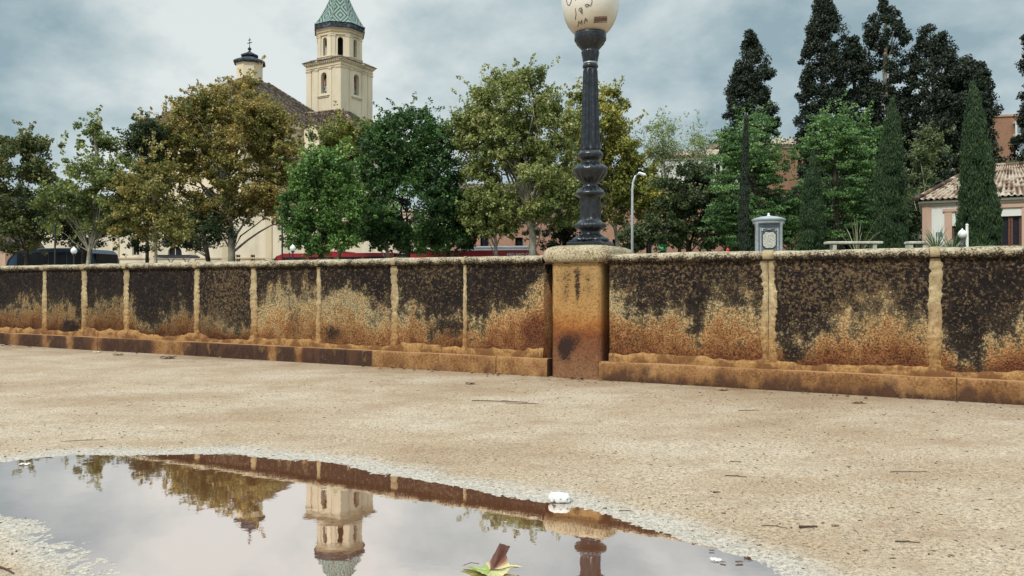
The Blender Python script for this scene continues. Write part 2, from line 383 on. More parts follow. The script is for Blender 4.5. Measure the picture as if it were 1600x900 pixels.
M['wood'] = plain('red_brown_timber', (.12, .045, .03), .6, var=.4, sc=12)
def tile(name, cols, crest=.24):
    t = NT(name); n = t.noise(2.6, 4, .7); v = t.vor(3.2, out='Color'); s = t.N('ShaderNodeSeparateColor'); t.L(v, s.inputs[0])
    f = t.math('ADD', t.math('MULTIPLY', n, .62), t.math('MULTIPLY', s.outputs[0], .3)); f = t.math('ADD', f, t.math('MULTIPLY', t.math('SUBTRACT', t.attr('crest'), .38), crest)); col = t.ramp(f, cols); return t.fin(col, .9, 0, .2)  # ridge highlights and valley shade put into the colour, over lichen speckle
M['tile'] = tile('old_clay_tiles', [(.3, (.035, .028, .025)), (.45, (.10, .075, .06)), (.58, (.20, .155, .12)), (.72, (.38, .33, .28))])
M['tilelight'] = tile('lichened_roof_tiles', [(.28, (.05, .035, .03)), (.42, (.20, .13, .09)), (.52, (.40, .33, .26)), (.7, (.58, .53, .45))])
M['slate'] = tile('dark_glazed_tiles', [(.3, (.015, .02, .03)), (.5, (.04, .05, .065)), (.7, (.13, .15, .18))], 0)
def spire_material():
    t = NT('green_white_glazed_tiles'); c = t.N('ShaderNodeUVMap'); c.uv_map = 'UVMap'
    sp = t.N('ShaderNodeSeparateXYZ'); t.L(c.outputs[0], sp.inputs[0]); u, v = sp.outputs[0], sp.outputs[1]
    def tri(x): return t.math('ABSOLUTE', t.math('SUBTRACT', t.math('FRACT', x), .5))
    su = t.math('MULTIPLY', tri(u), 2); sv = t.math('MULTIPLY', tri(v), 2)
    d = t.math('ADD', su, sv)                      # nested diamonds
    band = t.math('FRACT', t.math('MULTIPLY', d, 2.0))
    n = t.noise(4, 4, .7); f = t.math('ADD', band, t.math('MULTIPLY', t.math('SUBTRACT', n, .5), .3))
    k = t.step(f, .42, .56)
    col = t.mix(k, (.014, .042, .038), (.20, .285, .24)); col = t.mix(t.math('MULTIPLY', t.step(n, .55, .7), .5), col, (.12, .19, .17))
    return t.fin(col, .45, 0, .5)
M['spire'] = spire_material()
def bark(name, a, b, sc=3):
    t = NT(name); n = t.noise(sc, 5, .7, stretch=(1, 1, .5)); col = t.ramp(n, [(.38, a), (.52, tuple((x+y)/2 for x, y in zip(a, b))), (.62, b)]); t.bump(n, .4, .02); return t.fin(col, .9, 0, .2)
M['bark_plane'] = bark('mottled_plane_bark', (.16, .14, .10), (.42, .40, .33)); M['bark_dark'] = bark('dark_bark', (.03, .025, .02), (.085, .07, .055))
def leafmat(name, stops, trans=.25):
    t = NT(name); a = t.attr('tint'); col = t.ramp(a, stops)
    t.setin(t.b.inputs['Base Color'], col); t.b.inputs['Roughness'].default_value = .55; t.b.inputs['Specular IOR Level'].default_value = .35
    tr = t.N('ShaderNodeBsdfTranslucent'); t.L(col, tr.inputs[0]); mx = t.N('ShaderNodeMixShader'); mx.inputs[0].default_value = trans
    t.L(t.b.outputs[0], mx.inputs[1]); t.L(tr.outputs[0], mx.inputs[2]); t.L(mx.outputs[0], t.out.inputs[0]); return t.m
M['l_brown'] = leafmat('autumn_plane_leaves', [(0, (.085, .10, .028)), (.35, (.19, .19, .05)), (.6, (.33, .275, .08)), (.85, (.46, .31, .10)), (1, (.66, .58, .30))])
M['l_olive'] = leafmat('olive_plane_leaves', [(0, (.06, .09, .026)), (.35, (.14, .185, .05)), (.7, (.27, .30, .09)), (1, (.55, .54, .25))])
M['l_mixed'] = leafmat('turning_plane_leaves', [(0, (.06, .085, .03)), (.45, (.15, .175, .055)), (.8, (.30, .25, .09)), (1, (.52, .42, .18))])
M['l_green'] = leafmat('fresh_green_leaves', [(0, (.035, .08, .02)), (.45, (.10, .20, .045)), (.8, (.22, .36, .085)), (1, (.40, .56, .20))])
M['l_deep'] = leafmat('deep_green_leaves', [(0, (.022, .055, .018)), (.45, (.062, .14, .036)), (.8, (.15, .26, .07)), (1, (.30, .44, .15))])
M['l_yellow'] = leafmat('yellowing_leaves', [(0, (0.093, 0.116, 0.022)), (.45, (0.248, 0.264, 0.056)), (.8, (0.496, 0.419, 0.093)), (1, (0.600, 0.527, 0.139))])
M['l_locust'] = leafmat('feathery_locust_leaves', [(0, (.028, .072, .022)), (.4, (.080, .165, .048)), (.8, (.20, .34, .11)), (1, (.38, .52, .22))])
M['l_wispy'] = leafmat('pale_wispy_leaves', [(0, (0.139, 0.202, 0.085)), (1, (0.434, 0.496, 0.248))])
M['l_cyp'] = leafmat('dark_cypress_leaves', [(0, (.010, .018, .012)), (.6, (.026, .040, .023)), (1, (.075, .10, .055))], .05)
M['l_cypg'] = leafmat('green_cypress_leaves', [(0, (0.010, 0.028, 0.009)), (.6, (0.030, 0.063, 0.020)), (1, (0.086, 0.138, 0.040))], .08)
M['l_dark'] = leafmat('shaded_dark_leaves', [(0, (0.016, 0.028, 0.012)), (.6, (0.046, 0.071, 0.025)), (1, (0.147, 0.186, 0.078))])
M['asphalt'] = plain('asphalt', (.05, .05, .052), .9, var=.2, sc=3); M['paving'] = plain('grey_paving', (.28, .26, .23), .9); M['grass'] = plain('garden_lawn', (.05, .09, .03), .95, var=.5, sc=5)
M['stonew'] = plain('pale_bench_stone', (.45, .43, .37), .8, var=.3, sc=8); M['black'] = plain('black_paint', (.02, .02, .022), .5); M['greypole'] = plain('galvanised_pole', (.42, .45, .47), .4, .3, .15)
M['bulb'] = plain('white_opal_globe', (.78, .79, .78), .25, var=.06); M['buswhite'] = plain('white_bus_paint', (.72, .72, .72), .3, var=.08); M['busred'] = plain('red_bus_paint', (.34, .025, .035), .3, var=.12)
M['busblue'] = plain('blue_bus_paint', (.018, .055, .10), .35, var=.2); M['rubber'] = plain('rubber', (.02, .02, .02), .8)

# ------------------------------------------------------------ ground with a shallow puddle basin
WL = -0.100                                         # water level, the square falls away from the wall
def fall(x, y):
    d = -((x-.71)*.469+(y-6.33)*.883); t = np.clip((d-.15)/3.2, 0, 1); return -.083*t*t*(3-2*t)
def G(px, py): d = F*(EYE-WL)/(py-HY); return (X(px, d), d)
main = [G(*p) for p in [(-120, 732), (-40, 728), (0, 724), (60, 716), (110, 711), (220, 712), (300, 709), (370, 711), (430, 718), (500, 719), (545, 727), (580, 738), (640, 744), (700, 757), (760, 768), (830, 779), (880, 788), (930, 797), (975, 812), (1010, 828), (1060, 842), (1110, 853), (1140, 864), (1178, 876), (1215, 895), (1235, 925), (1220, 980), (1100, 1060), (700, 1120), (300, 1060), (215, 960), (180, 905), (160, 880), (118, 850), (70, 826), (30, 812), (-40, 800), (-200, 790), (-200, 745)]]
def sdist(px, py, poly):
    poly = np.array(poly); n = len(poly); dmin = np.full(px.shape, 1e9); ins = np.zeros(px.shape, bool)
    for i in range(n):
        a = poly[i]; b = poly[(i+1) % n]; ab = b-a; t = np.clip(((px-a[0])*ab[0]+(py-a[1])*ab[1])/(ab@ab), 0, 1)
        d = np.hypot(px-a[0]-t*ab[0], py-a[1]-t*ab[1]); dmin = np.minimum(dmin, d)
        c = ((a[1] > py) != (b[1] > py)) & (px < (b[0]-a[0])*(py-a[1])/(b[1]-a[1]+1e-12)+a[0]); ins ^= c
    return np.where(ins, -dmin, dmin)
def basin(x, y):
    s = sdist(x, y, main)+(fbm(x*3.5, y*4.5, 3)-.5)*.08+(fbm(x*40, y*60, 2)-.5)*.02
    sl = np.where((x < -.9) & (y < 2.75), .022, .05)
    h = WL+np.where(s > 0, s*sl, s*.06)+((vnoise(x*75, y*75)-.5)*.0050+(vnoise(x*33, y*33)-.5)*.0035)*np.where((x < -.9) & (y < 2.75), 1, .45)
    top = fall(x, y)+(fbm(x*2.5, y*2.5, 3)-.5)*.006*np.clip((7-y)/3, 0, 1)
    return np.clip(np.minimum(h, top), WL-.03, 1), s
def ground():
    def axis(lo, hi, st, far):
        a = list(np.arange(lo, hi, st)); g = st; v = hi; r = []
        while v < far: r.append(v); g *= 1.35; v += g
        g = st; v = lo-st; l = []
        while v > -far: l.append(v); g *= 1.35; v -= g
        return np.array(l[::-1]+a+r)
    xs = axis(-3.6, 1.7, .0125, 3000); ys = axis(1.75, 4.1, .0125, 3000)
    gx, gy = np.meshgrid(xs, ys, indexing='ij'); h, s = basin(gx, gy)
    # distance to the wall foot (line through O along the wall)
    dw = (gx-.71)*.469+(gy-6.33)*.883
    edge = np.clip(1-np.abs(dw)/(.22+.25*fbm(gx*2, gy*2, 3)), 0, 1); edge[dw > 1] = 0
    edge *= .9
    wet = np.clip(1-(s-.02-.10*fbm(gx*4, gy*7, 3))/.14, 0, 1)
    o = npmesh('ground', np.stack([gx, gy, h], -1).reshape(-1, 3), gridfaces(*gx.shape), M['sand'], None, {'wet': wet.ravel(), 'edge': edge.ravel()}, True)
    tag(o, kind='structure')
ground()
pl = MB(); pl.add([(-4.6, .9, WL), (1.9, .9, WL), (1.9, 4.5, WL), (-4.6, 4.5, WL)], [(0, 1, 2, 3)])
tag(pl.build('puddle', M['water']), kind='structure')

# gravel and wood grit (nobody could count it)
def grit(name, n, mat, smin, smax, reg, elong=1.0, pred=None):
    x = rng.uniform(reg[0], reg[1], n); y = reg[2]+(reg[3]-reg[2])*rng.random(n)**1.4
    keep = ((x-.71)*.469+(y-6.33)*.883 < -.02) & (rng.random(n) < .25+.9*fbm(x*1.3+5, y*1.3, 3)**2*2)
    h, s = basin(x, y); keep &= h > WL-.001
    x, y, h = x[keep], y[keep], h[keep]; n = len(x)
    sz = smin+(smax-smin)*rng.random(n)**4; a = rng.random(n)*2*PI; e = 1+rng.random(n)*elong
    base = np.array([(1, 0, 0), (0, .7, 0), (-1, 0, 0), (0, -.7, 0), (0, 0, .6), (0, 0, -.6)])
    b = base[None]*rng.uniform(.7, 1.2, (n, 6, 1)); b[..., 0] *= e[:, None]; b *= sz[:, None, None]
    c, s_ = np.cos(a)[:, None], np.sin(a)[:, None]
    V = np.stack([b[..., 0]*c-b[..., 1]*s_+x[:, None], b[..., 0]*s_+b[..., 1]*c+y[:, None], b[..., 2]+h[:, None]+sz[:, None]*.3], -1).reshape(-1, 3)
    fb = np.array([(0, 1, 4), (1, 2, 4), (2, 3, 4), (3, 0, 4), (1, 0, 5), (2, 1, 5), (3, 2, 5), (0, 3, 5)])
    Fq = (fb[None]+6*np.arange(n)[:, None, None]).reshape(-1, 3)
    return tag(npmesh(name, V, Fq, mat), kind='stuff')
M['grit1'] = plain('brown_grit', (.12, .07, .045), .9, var=.5, sc=40); M['grit2'] = plain('pale_grit', (.50, .43, .33), .9, var=.35, sc=40)
tag(grit('gravel', 20000, M['grit1'], .0010, .0052, (-5.5, 4.2, 1.9, 6.6), 2.0), 'scattered dark brown grit and bark chips on the sand', 'gravel')
tag(grit('fine_gravel', 16000, M['grit2'], .0012, .0055, (-4.5, 3.8, 1.9, 5.5), .4), 'pale fine gravel grains lying on the sand', 'gravel')

def litter():
    n = 420; u = rng.uniform(-13, 4.5, n); dist = .015+.16*rng.random(n)**2.2; keep = rng.random(n) < .15+1.3*np.clip(fbm(u*1.7, u*0+2, 3)-.4, 0, 1)*3; u, dist = u[keep], dist[keep]; n = len(u)
    x = .71+u*.883-dist*.469; y = 6.33-u*.469-dist*.883; s_ = rng.uniform(.008, .030, n); a = rng.random(n)*2*PI; V = []
    for i in range(n):
        c, d = math.cos(a[i])*s_[i], math.sin(a[i])*s_[i]; z = float(fall(x[i], y[i]))+.003; k = rng.uniform(.2, .5); V += [(x[i]-c, y[i]-d, z+.1*s_[i]), (x[i]-d*k, y[i]+c*k, z+.5*s_[i]), (x[i]+c, y[i]+d, z+.2*s_[i]), (x[i]+d*k, y[i]-c*k, z)]
    tag(npmesh('leaf_litter', V, np.arange(4*n).reshape(-1, 4), plain('dry_litter', (.17, .10, .055), .9, 0, .6, 9)), 'dry leaf crumbs gathered along the foot of the wall', 'leaves', kind='stuff')
litter()
# ------------------------------------------------------------ the parapet wall
WO = Vector((.71, 6.33, 0)); WR = R(-28); wu = Vector((math.cos(WR), math.sin(WR))); wn = Vector((-math.sin(WR), math.cos(WR)))   # wn = local +y
def U(px, y0=.05):
    """pixel column -> distance along the wall on the plane local y = y0"""
    k = (px-CX)/F; o = WO.to_2d()+wn*y0
    return (k*o.y-o.x)/(wu.x-k*wu.y)
def UZ(px, py, y0=.05):
    u = U(px, y0); p = WO.to_2d()+wn*y0+wu*u; return u, EYE+(HY-py)/F*p.y
FACE = .05; TOPZ = .935; PZ = .15
bnd = [(-300, 480), (-120, 470), (0, 487), (30, 478), (60, 474), (80, 480), (100, 470), (115, 485), (127, 505), (140, 482), (160, 474), (190, 478), (205, 488), (215, 510), (235, 514), (260, 502), (290, 486), (306, 484), (315, 500), (330, 508), (345, 516), (380, 518), (393, 510),
       (405, 482), (418, 458), (440, 452), (470, 454), (492, 462), (510, 464), (540, 463), (570, 466), (580, 500), (600, 492), (612, 476), (625, 468), (648, 474), (656, 500), (690, 508), (710, 502), (722, 490), (735, 500), (760, 493), (790, 478), (820, 466), (838, 450), (850, 430),
       (955, 445), (975, 462), (1000, 468), (1040, 476), (1070, 492), (1090, 514), (1108, 484), (1130, 464), (1150, 466), (1170, 488), (1190, 512), (1215, 545), (1240, 552), (1262, 534), (1282, 512), (1320, 505), (1360, 500), (1400, 498), (1430, 502), (1450, 512),
       (1478, 525), (1500, 550), (1530, 562), (1548, 530), (1570, 514), (1600, 510), (1800, 520), (2300, 540)]
bu = np.array([UZ(*p) for p in bnd]); _o = np.argsort(bu[:, 0]); bu = bu[_o]
BIG = [(-900, 8), (0, 8)]
jl = [70, 132, 198, 308, 397, 498, 617, 727]; jw = [6, 8, 8, 8, 10, 7, 10, 6]
JL = [U(p) for p in jl]; 
step_l = [JL[0]-1.15*k for k in range(1, 9)][::-1]; 
JLall = step_l+JL; JWl = [.05]*len(step_l)+[U(p+w/2)-U(p-w/2) for p, w in zip(jl, jw)]
jr = [1201, 1461]; JR = [U(p) for p in jr]; JWr = [U(1213)-U(1190), U(1472)-U(1450)]
JRall = JR+[JR[1]+(JR[1]-JR[0])*k for k in range(1, 6)]; JWrall = JWr+[.07]*5
def blob(u, z, px, py, rx, ry):
    """soft ellipse on the wall given by its place in the photo"""
    cu, cz = UZ(px, py); ru = abs(U(px+rx)-U(px-rx))/2; rz = abs(UZ(px, py-ry)[1]-UZ(px, py+ry)[1])/2
    return np.exp(-(((u-cu)/ru)**2+((z-cz)/rz)**2)**1.5)
def panel(root, u0, u1):
    nu = max(4, int((u1-u0)/.011)); zs = np.linspace(PZ-.02, TOPZ, 72); us = np.linspace(u0, u1, nu); gu, gz = np.meshgrid(us, zs, indexing='ij')
    zb = np.interp(gu, bu[:, 0], bu[:, 1]); zb = zb+(fbm(gu*7, gz*2, 3)-.5)*.14+(fbm(gu*1.9+4, gz*0, 2)-.5)*.14*(gu > U(960))
    dark = (gz-zb)/.17
    rel = np.clip((gz-PZ-.03)/(zb-PZ+.001), 0, 1)
    dark = np.clip(dark, -1.7, 1.8)
    dark -= 2.2*blob(gu, gz, 545, 485, 38, 26)
    dark += 2.4*blob(gu, gz, 520, 520, 18, 16)+1.6*blob(gu, gz, 458, 505, 14, 25)+1.2*blob(gu, gz, 705, 515, 22, 14)+1.5*blob(gu, gz, 838, 520, 16, 25)
    dark += 1.2*blob(gu, gz, 985, 535, 20, 12)+1.2*blob(gu, gz, 1150, 545, 45, 10)+1.0*blob(gu, gz, 1235, 555, 20, 18)+2.2*blob(gu, gz, 108, 512, 16, 10)
    nr = blob(gu, gz, 1100, 510, 300, 120); rel = np.clip(rel-.35*blob(gu, gz, 838, 515, 22, 30), 0, 1)
    pale = -.1+.9*blob(gu, gz, 355, 460, 40, 60)+.7*blob(gu, gz, 1330, 450, 170, 60)+.6*blob(gu, gz, 680, 430, 40, 30)+.5*blob(gu, gz, 1060, 430, 140, 30)+.5*np.clip((gz-.86)/.07, 0, 1)
    pale -= .3*(gu < U(300))
    k67 = (gu > U(403)) & (gu < U(640)); rel = np.where(k67, np.clip(rel+.22, 0, 1), rel); rel = np.clip(rel+.5*blob(gu, gz, 990, 470, 60, 22), 0, 1)
    dull = np.where(gu < U(397), .62, np.where(gu < U(727), .85, 1.05)); dull = dull*(.8+.5*fbm(gu*2.3, gz*2.3+4, 3))
    yy = FACE+(fbm(gu*9, gz*9, 4)-.5)*.014
    V = np.stack([gu, yy, gz], -1).reshape(-1, 3); Fq = gridfaces(nu, 72)
    # sides/back close the block
    n0 = len(V); ex = np.array([(u0, .36, PZ-.02), (u0, .36, TOPZ), (u1, .36, TOPZ), (u1, .36, PZ-.02)]); V = np.vstack([V, ex])
    a, b = 0, 71; c, d = (nu-1)*72, (nu-1)*72+71
    Fq = np.vstack([Fq, [(n0, a, b, n0+1), (c, n0+3, n0+2, d), (n0+3, n0, n0+1, n0+2), (b, d, n0+2, n0+1)]])
    pad = lambda A: np.concatenate([A.ravel(), np.ones(4)])
    return npmesh('wall_panel', V, Fq, M['wall'], root, {'dark': pad(dark), 'rel': pad(rel), 'pale': pad(pale), 'tone': pad(dull)}, False)
def joint(root, uc, w, crack):
    zs = np.linspace(PZ, TOPZ, 70); L = uc-w/2*(1+(vnoise(zs*5+uc*9, zs*0)-.5)*.5+(vnoise(zs*45, zs*0+uc)-.5)*.45+(vnoise(zs*110, zs*0+uc)-.5)*.3); Rr = uc+w/2*(1+(vnoise(zs*5+uc*3, zs*0+7)-.5)*.5+(vnoise(zs*45+9, zs*0+uc)-.5)*.45+(vnoise(zs*110+9, zs*0+uc)-.5)*.3)
    fl = np.clip((PZ+.10-zs)/.10, 0, 1)**2*.08; L -= fl; Rr += fl
    if crack: cols = [L, L+.004, np.full(70, uc-.004)+(vnoise(zs*20, zs*0)-.5)*.006, None, None, Rr-.004, Rr]; cols[3] = cols[2]+.0035; cols[4] = cols[2]+.007; ys = [FACE+.006, FACE-.010, FACE-.011, FACE+.012, FACE-.011, FACE-.010, FACE+.006]
    else: cols = [L, L+.004, Rr-.004, Rr]; ys = [FACE+.006, FACE-.009, FACE-.009, FACE+.006]
    V = np.stack([np.stack([c, np.full(70, y)+(vnoise(zs*17+y, zs*0)-.5)*.002, zs], -1) for c, y in zip(cols, ys)]).reshape(-1, 3)
    return npmesh('mortar_joint', V, gridfaces(len(cols), 70), M['mortar'], root, None, False)
COPR = [(.06, .928), (.034, .928), (.018, .937), (.010, .955), (.013, .975), (.028, .991), (.06, 1.0), (.20, 1.004), (.36, .999), (.39, .985), (.40, .955), (.385, .928)]
def coping(root, u0, u1, off=0, mat='coping', name='coping', st=.02):
    nu = max(2, int((u1-u0)/st)); us = np.linspace(u0, u1, nu); pr = np.array(COPR)
    # resample the profile
    t = np.r_[0, np.cumsum(np.hypot(*np.diff(pr, axis=0).T))]; tt = np.linspace(0, t[-1], 40); py = np.interp(tt, t, pr[:, 0]); pz = np.interp(tt, t, pr[:, 1])
    gu, gi = np.meshgrid(us, np.arange(40), indexing='ij'); cy, cz = .2, .93
    y = py[gi]; z = pz[gi]; d = np.hypot(y-cy, z-cz); dy, dz = (y-cy)/d, (z-cz)/d
    n = (fbm(gu*12, gi*.5, 4)-.5)*.012+(vnoise(gu*3, gi*0)-.5)*.008+off
    V = np.stack([gu, y+dy*n*np.where(np.abs(dy) > .5, 1, .3), z+np.clip(dz, 0, 1)*n+off*.8], -1)
    V = V.reshape(-1, 3); Fq = gridfaces(nu, 40); nV = len(V)
    o = npmesh(name, V, Fq, M[mat], root, None, False); return o
def fillet(root, u0, u1):
    nu = int((u1-u0)/.012); us = np.linspace(u0, u1, nu); h = .022+.055*fbm(us*3.2, us*0+3, 4)**1.3*1.5+.01*vnoise(us*25, us*0)
    h = np.where(vnoise(us*1.7, us*0+9) > .62, h*1.25, h)
    ring = [(-.018, 0), (-.018, .5), (-.010, .88), (.012, 1.0)]
    V = np.stack([np.stack([us, FACE+a+(vnoise(us*20, us*0+k)-.5)*.006, PZ-.002+h*k], -1) for a, k in ring]).reshape(-1, 3)
    return npmesh('mortar_fillet', V, gridfaces(4, nu), M['mortar'], root, None, False)
def plinth(root, u0, u1, seg):
    out = []
    cuts = [u0]; v = u0
    while v < u1-.3: v += seg*random.uniform(.8, 1.2); cuts.append(min(v, u1))
    cuts[-1] = u1
    for a, b in zip(cuts[:-1], cuts[1:]):
        if b-a < .05: continue
        a2, b2 = a+.003, b-.003; nu = max(3, int((b2-a2)/.02)); us = np.linspace(a2, b2, nu)
        pr = [(0, -.05)]+[(0, z) for z in np.linspace(-.02, .13, 9)]+[(.003, .142), (.010, .148), (.03, .15), (.06, .15)]
        m = len(pr); gu, gi = np.meshgrid(us, np.arange(m), indexing='ij'); pr = np.array(pr)
        V = np.stack([gu, pr[gi, 0]+(fbm(gu*8, pr[gi, 1]*8, 3)-.5)*.012, pr[gi, 1]+(vnoise(gu*4, gu*0)-.5)*.006], -1)
        ul, ur = U(580, 0), U(860, 0)
        dk = np.where(gu < ul, .55, np.where(gu < ur+.2, -.6, -.35))+(.11-V[..., 2])*np.where(gu < ul, 1, 7)*np.where(gu > 0, 1.0, .5)
        for p, s_ in ((108, 6), (150, 10), (70, 6), (680, 999), (467, 6), (425, 7), (670, 5), (20, 9), (250, 12), (275, 14)):
            if s_ < 99: dk -= 1.0*np.exp(-((gu-U(p, 0))/abs(U(p+s_, 0)-U(p, 0)))**2)
        Vf = V.reshape(-1, 3); n0 = len(Vf)
        Vf = np.vstack([Vf, [(a2, .06, -.05), (b2, .06, -.05)]]); o = npmesh('plinth_block', Vf, gridfaces(nu, m), M['plinth'], root, {'dark': np.r_[dk.ravel(), 0, 0]}, False)
        me = o.data
        # end caps as a small slab behind
        e = MB(); e.box(a2+.001, b2-.001, .004, .06, -.05, .146); 
        out.append(o)
    core = MB(); core.box(u0+.003, u1-.003, .008, .3, -.05, .143); core.build('plinth_core', M['plinthcore'], root)
M['plinthcore'] = plain('plinth_end_stone', (.10, .05, .03), .9)
def wall(label, joints, widths, u0, u1, crack):
    r = empty('stone_wall', WO, WR, label, 'wall')
    ed = [u0]+list(joints)+[u1]
    for a, b in zip(ed[:-1], ed[1:]): panel(r, a, b)
    for j, w in zip(joints, widths):
        joint(r, j, w, crack and w > .1); coping(r, j-w*.35, j+w*.35, .004, 'mortar', 'coping_joint', .006)
    coping(r, u0, u1); fillet(r, u0, u1); plinth(r, u0-(.075 if u0 > 0 else 0), u1+(.055 if u1 < 0 else 0), 2.0 if u0 < 0 else 3.0)
    return r
PL, PR = U(850), U(952.5)
wall('long blackened stone wall stretching left from the lamp pillar, orange stains along its foot', JLall, JWl, JLall[0]-1, PL, True)
wall('blackened stone wall right of the lamp pillar with two wide pale vertical joints', JRall, JWrall, PR, JRall[-1]+1, True)

# pillar
pr = empty('stone_pillar', WO, WR, 'rust-stained ochre stone pillar with a rounded pale cap carrying the lamp', 'pillar')
pc = -.227
def pillar_shaft():
    bm = MB(); 
    x0, x1, y0, y1 = pc-.213, pc+.213, .004, .52
    # dense front for the stain attribute
    ch = .022; ring = [(x0+ch, y0), (x1-ch, y0), (x1, y0+ch), (x1, y1), (x0, y1), (x0, y0+ch)]
    pts = []
    for i in range(6):
        a, b = np.array(ring[i]), np.array(ring[(i+1) % 6]); n = 40 if i == 0 else (3 if np.hypot(*(b-a)) < .05 else 8)
        pts += [a+(b-a)*k/n for k in range(n)]
    pts = np.array(pts+[pts[0]]); zs = np.linspace(-.03, .935, 90); gi, gz = np.meshgrid(np.arange(len(pts)), zs, indexing='ij')
    x = pts[gi, 0]; y = pts[gi, 1]; n = (fbm(x*10+y*7, gz*10, 4)-.5)*.008; V = np.stack([x+n*.6, y+n, gz], -1).reshape(-1, 3)
    def bl(px, py, rx, ry):
        cu, cz = UZ(px, py, 0); ru = (U(px+rx, 0)-U(px-rx, 0))/2; rz = ry/F*6.4; return np.exp(-(((x-cu)/ru)**2+((gz-cz)/rz)**2))
    dk = -.55+1.05*bl(902, 450, 4.5, 30)+.85*bl(884, 455, 12, 30)+.75*bl(920, 450, 12, 26)+.6*bl(896, 425, 22, 12)+1.6*bl(882, 548, 13, 17)+.9*bl(895, 530, 20, 16)+.3*bl(900, 408, 40, 5)+.9*bl(900, 596, 45, 6)
    npmesh('shaft', V, gridfaces(len(pts), 90), M['pillar'], pr, {'dark': dk.ravel()}, False)
pillar_shaft()
def pillar_cap():
    # rounded slab: superellipse plan, soft section
    cx, cy, hx, hy = pc, .30, .305, .345
    prof = [(.90, .936), (.955, .938), (.985, .948), (1.0, .972), (1.0, 1.0), (.985, 1.028), (.95, 1.052), (.90, 1.067), (.82, 1.076), (.6, 1.081), (.3, 1.082), (.02, 1.083)]
    n = 120; V = []
    for k, z in prof:
        for j in range(n):
            t = 2*PI*j/n; e = 2/7.0; c, s_ = math.cos(t), math.sin(t); x = math.copysign(abs(c)**e, c); y = math.copysign(abs(s_)**e, s_)
            q = float(vnoise(j*.35, z*60)-.5)*.008; dx = .305-(1-k)*.6; dy = .345-(1-k)*.6
            if k < .5: dx = .305*k; dy = .345*k
            V.append((cx+x*(dx+q), cy+y*(dy+q), z+q*.5))
    m = len(prof); Fq = [(i*n+j, i*n+(j+1) % n, (i+1)*n+(j+1) % n, (i+1)*n+j) for i in range(m-1) for j in range(n)]
    npmesh('cap', V, Fq, M['cap'], pr, None, True)
    b = MB(); b.box(cx-.27, cx+.27, cy-.295, cy+.31, .925, .945); b.build('cap_neck', M['plinthcore'], pr)
pillar_cap()

# ------------------------------------------------------------ the lamp on the pillar
LPc = WO.to_2d()+wu*pc+wn*.315; LPD = LPc.y; LZ = 1.081; px2m = LPD/F
lamp = empty('street_lamp', (LPc.x, LPc.y, LZ), WR, 'tall blue-black cast iron street lamp with a scribbled opal globe on the stone pillar', 'street lamp')
def lz(y): return Z(y, LPD)-LZ
q = MB(); q.box(-.153, .153, -.153, .153, 0, .030, .006); q.box(-.140, .140, -.140, .140, .030, .042, .005); q.build('base_plate', M['iron'], lamp)
def LR(w): return w/3.913*px2m
b = MB(); b.lathe([(LR(108), .042, .03, 16), (LR(110), .052, .05, 16), (LR(98), .066, .07, 16), (LR(74), .085, .08, 16), (LR(62), lz(366))]+[(LR(58), lz(364)), (LR(60), lz(362)), (LR(66), lz(360)), (LR(86), lz(357.5), .015, 28), (LR(98), lz(354), .03, 28), (LR(94), lz(350.5), .03, 28), (LR(76), lz(347.5)), (LR(66), lz(344.5)), (LR(62), lz(343))]
    +[(LR(62), lz(340), .10, 8), (LR(61), lz(314), .10, 8), (LR(66), lz(309)), (LR(80), lz(307)), (LR(93), lz(304)), (LR(94), lz(302)), (LR(84), lz(300)), (LR(78), lz(298), .04, 20), (LR(64), lz(294.5), .05, 20), (LR(46), lz(292)), (LR(43), lz(288))]
    +[(LR(46), lz(286), .04, 14), (LR(66), lz(282), .06, 14), (LR(88), lz(276), .05, 14), (LR(102), lz(270), .02, 14), (LR(107), lz(267)), (LR(106), lz(264.5)), (LR(98), lz(262), .05, 16), (LR(80), lz(258), .07, 16), (LR(56), lz(255), .04, 16), (LR(52), lz(252)), (LR(60), lz(250)), (LR(72), lz(247.5)), (LR(80), lz(244)), (LR(78), lz(240.5)), (LR(66), lz(237.5)), (LR(58), lz(235))], 112)
b.build('pedestal', M['iron'], lamp, 'all')
b = MB(); r0, r1 = LR(57), 10.6*px2m
sh = [(r0, lz(236))]+[(r0+(r1-r0)*((235-y)/(235-107)), lz(y), .13, 8) for y in np.linspace(233, 112, 14)]+[(r1, lz(109)), (r1*.98, lz(107))]
b.lathe(sh, 96); b.build('shaft', M['iron'], lamp, 'all')
b = MB(); b.lathe([(11*px2m, lz(107)), (12.2*px2m, lz(105.5)), (12.2*px2m, lz(102.5)), (11*px2m, lz(101))], 40); b.build('collar', M['iron'], lamp, 'all')
b = MB(); b.lathe([(11.2*px2m, lz(101)), (11.3*px2m, lz(97.8))], 40); b.build('steel_ring', M['steelring'], lamp, 'all')
b = MB(); b.lathe([(11*px2m, lz(98)), (11.4*px2m, lz(96), .03, 12), (12.3*px2m, lz(89), .05, 12), (13.6*px2m, lz(82.5), .05, 12), (13.7*px2m, lz(80.5)), (12.6*px2m, lz(79)), (14.5*px2m, lz(77)), (18*px2m, lz(73)), (21.5*px2m, lz(69)), (22.6*px2m, lz(66)), (24.6*px2m, lz(63.5)), (25*px2m, lz(60)), (24.4*px2m, lz(57)), (25*px2m, lz(54)), (24*px2m, lz(52.5))], 72); b.build('lamp_holder', M['iron'], lamp, 'all')
gl = [(y, r) for y, r in [(52, 24), (48, 29.5), (40, 35.2), (30, 39.8), (20, 42.6), (10, 44.2), (0, 45.0), (-10, 45.3), (-22, 44.6), (-36, 42), (-50, 37), (-62, 30.5), (-72, 22), (-79, 12)]]
gy_ = np.array([g[0] for g in gl][::-1]); gr_ = np.array([g[1] for g in gl][::-1])
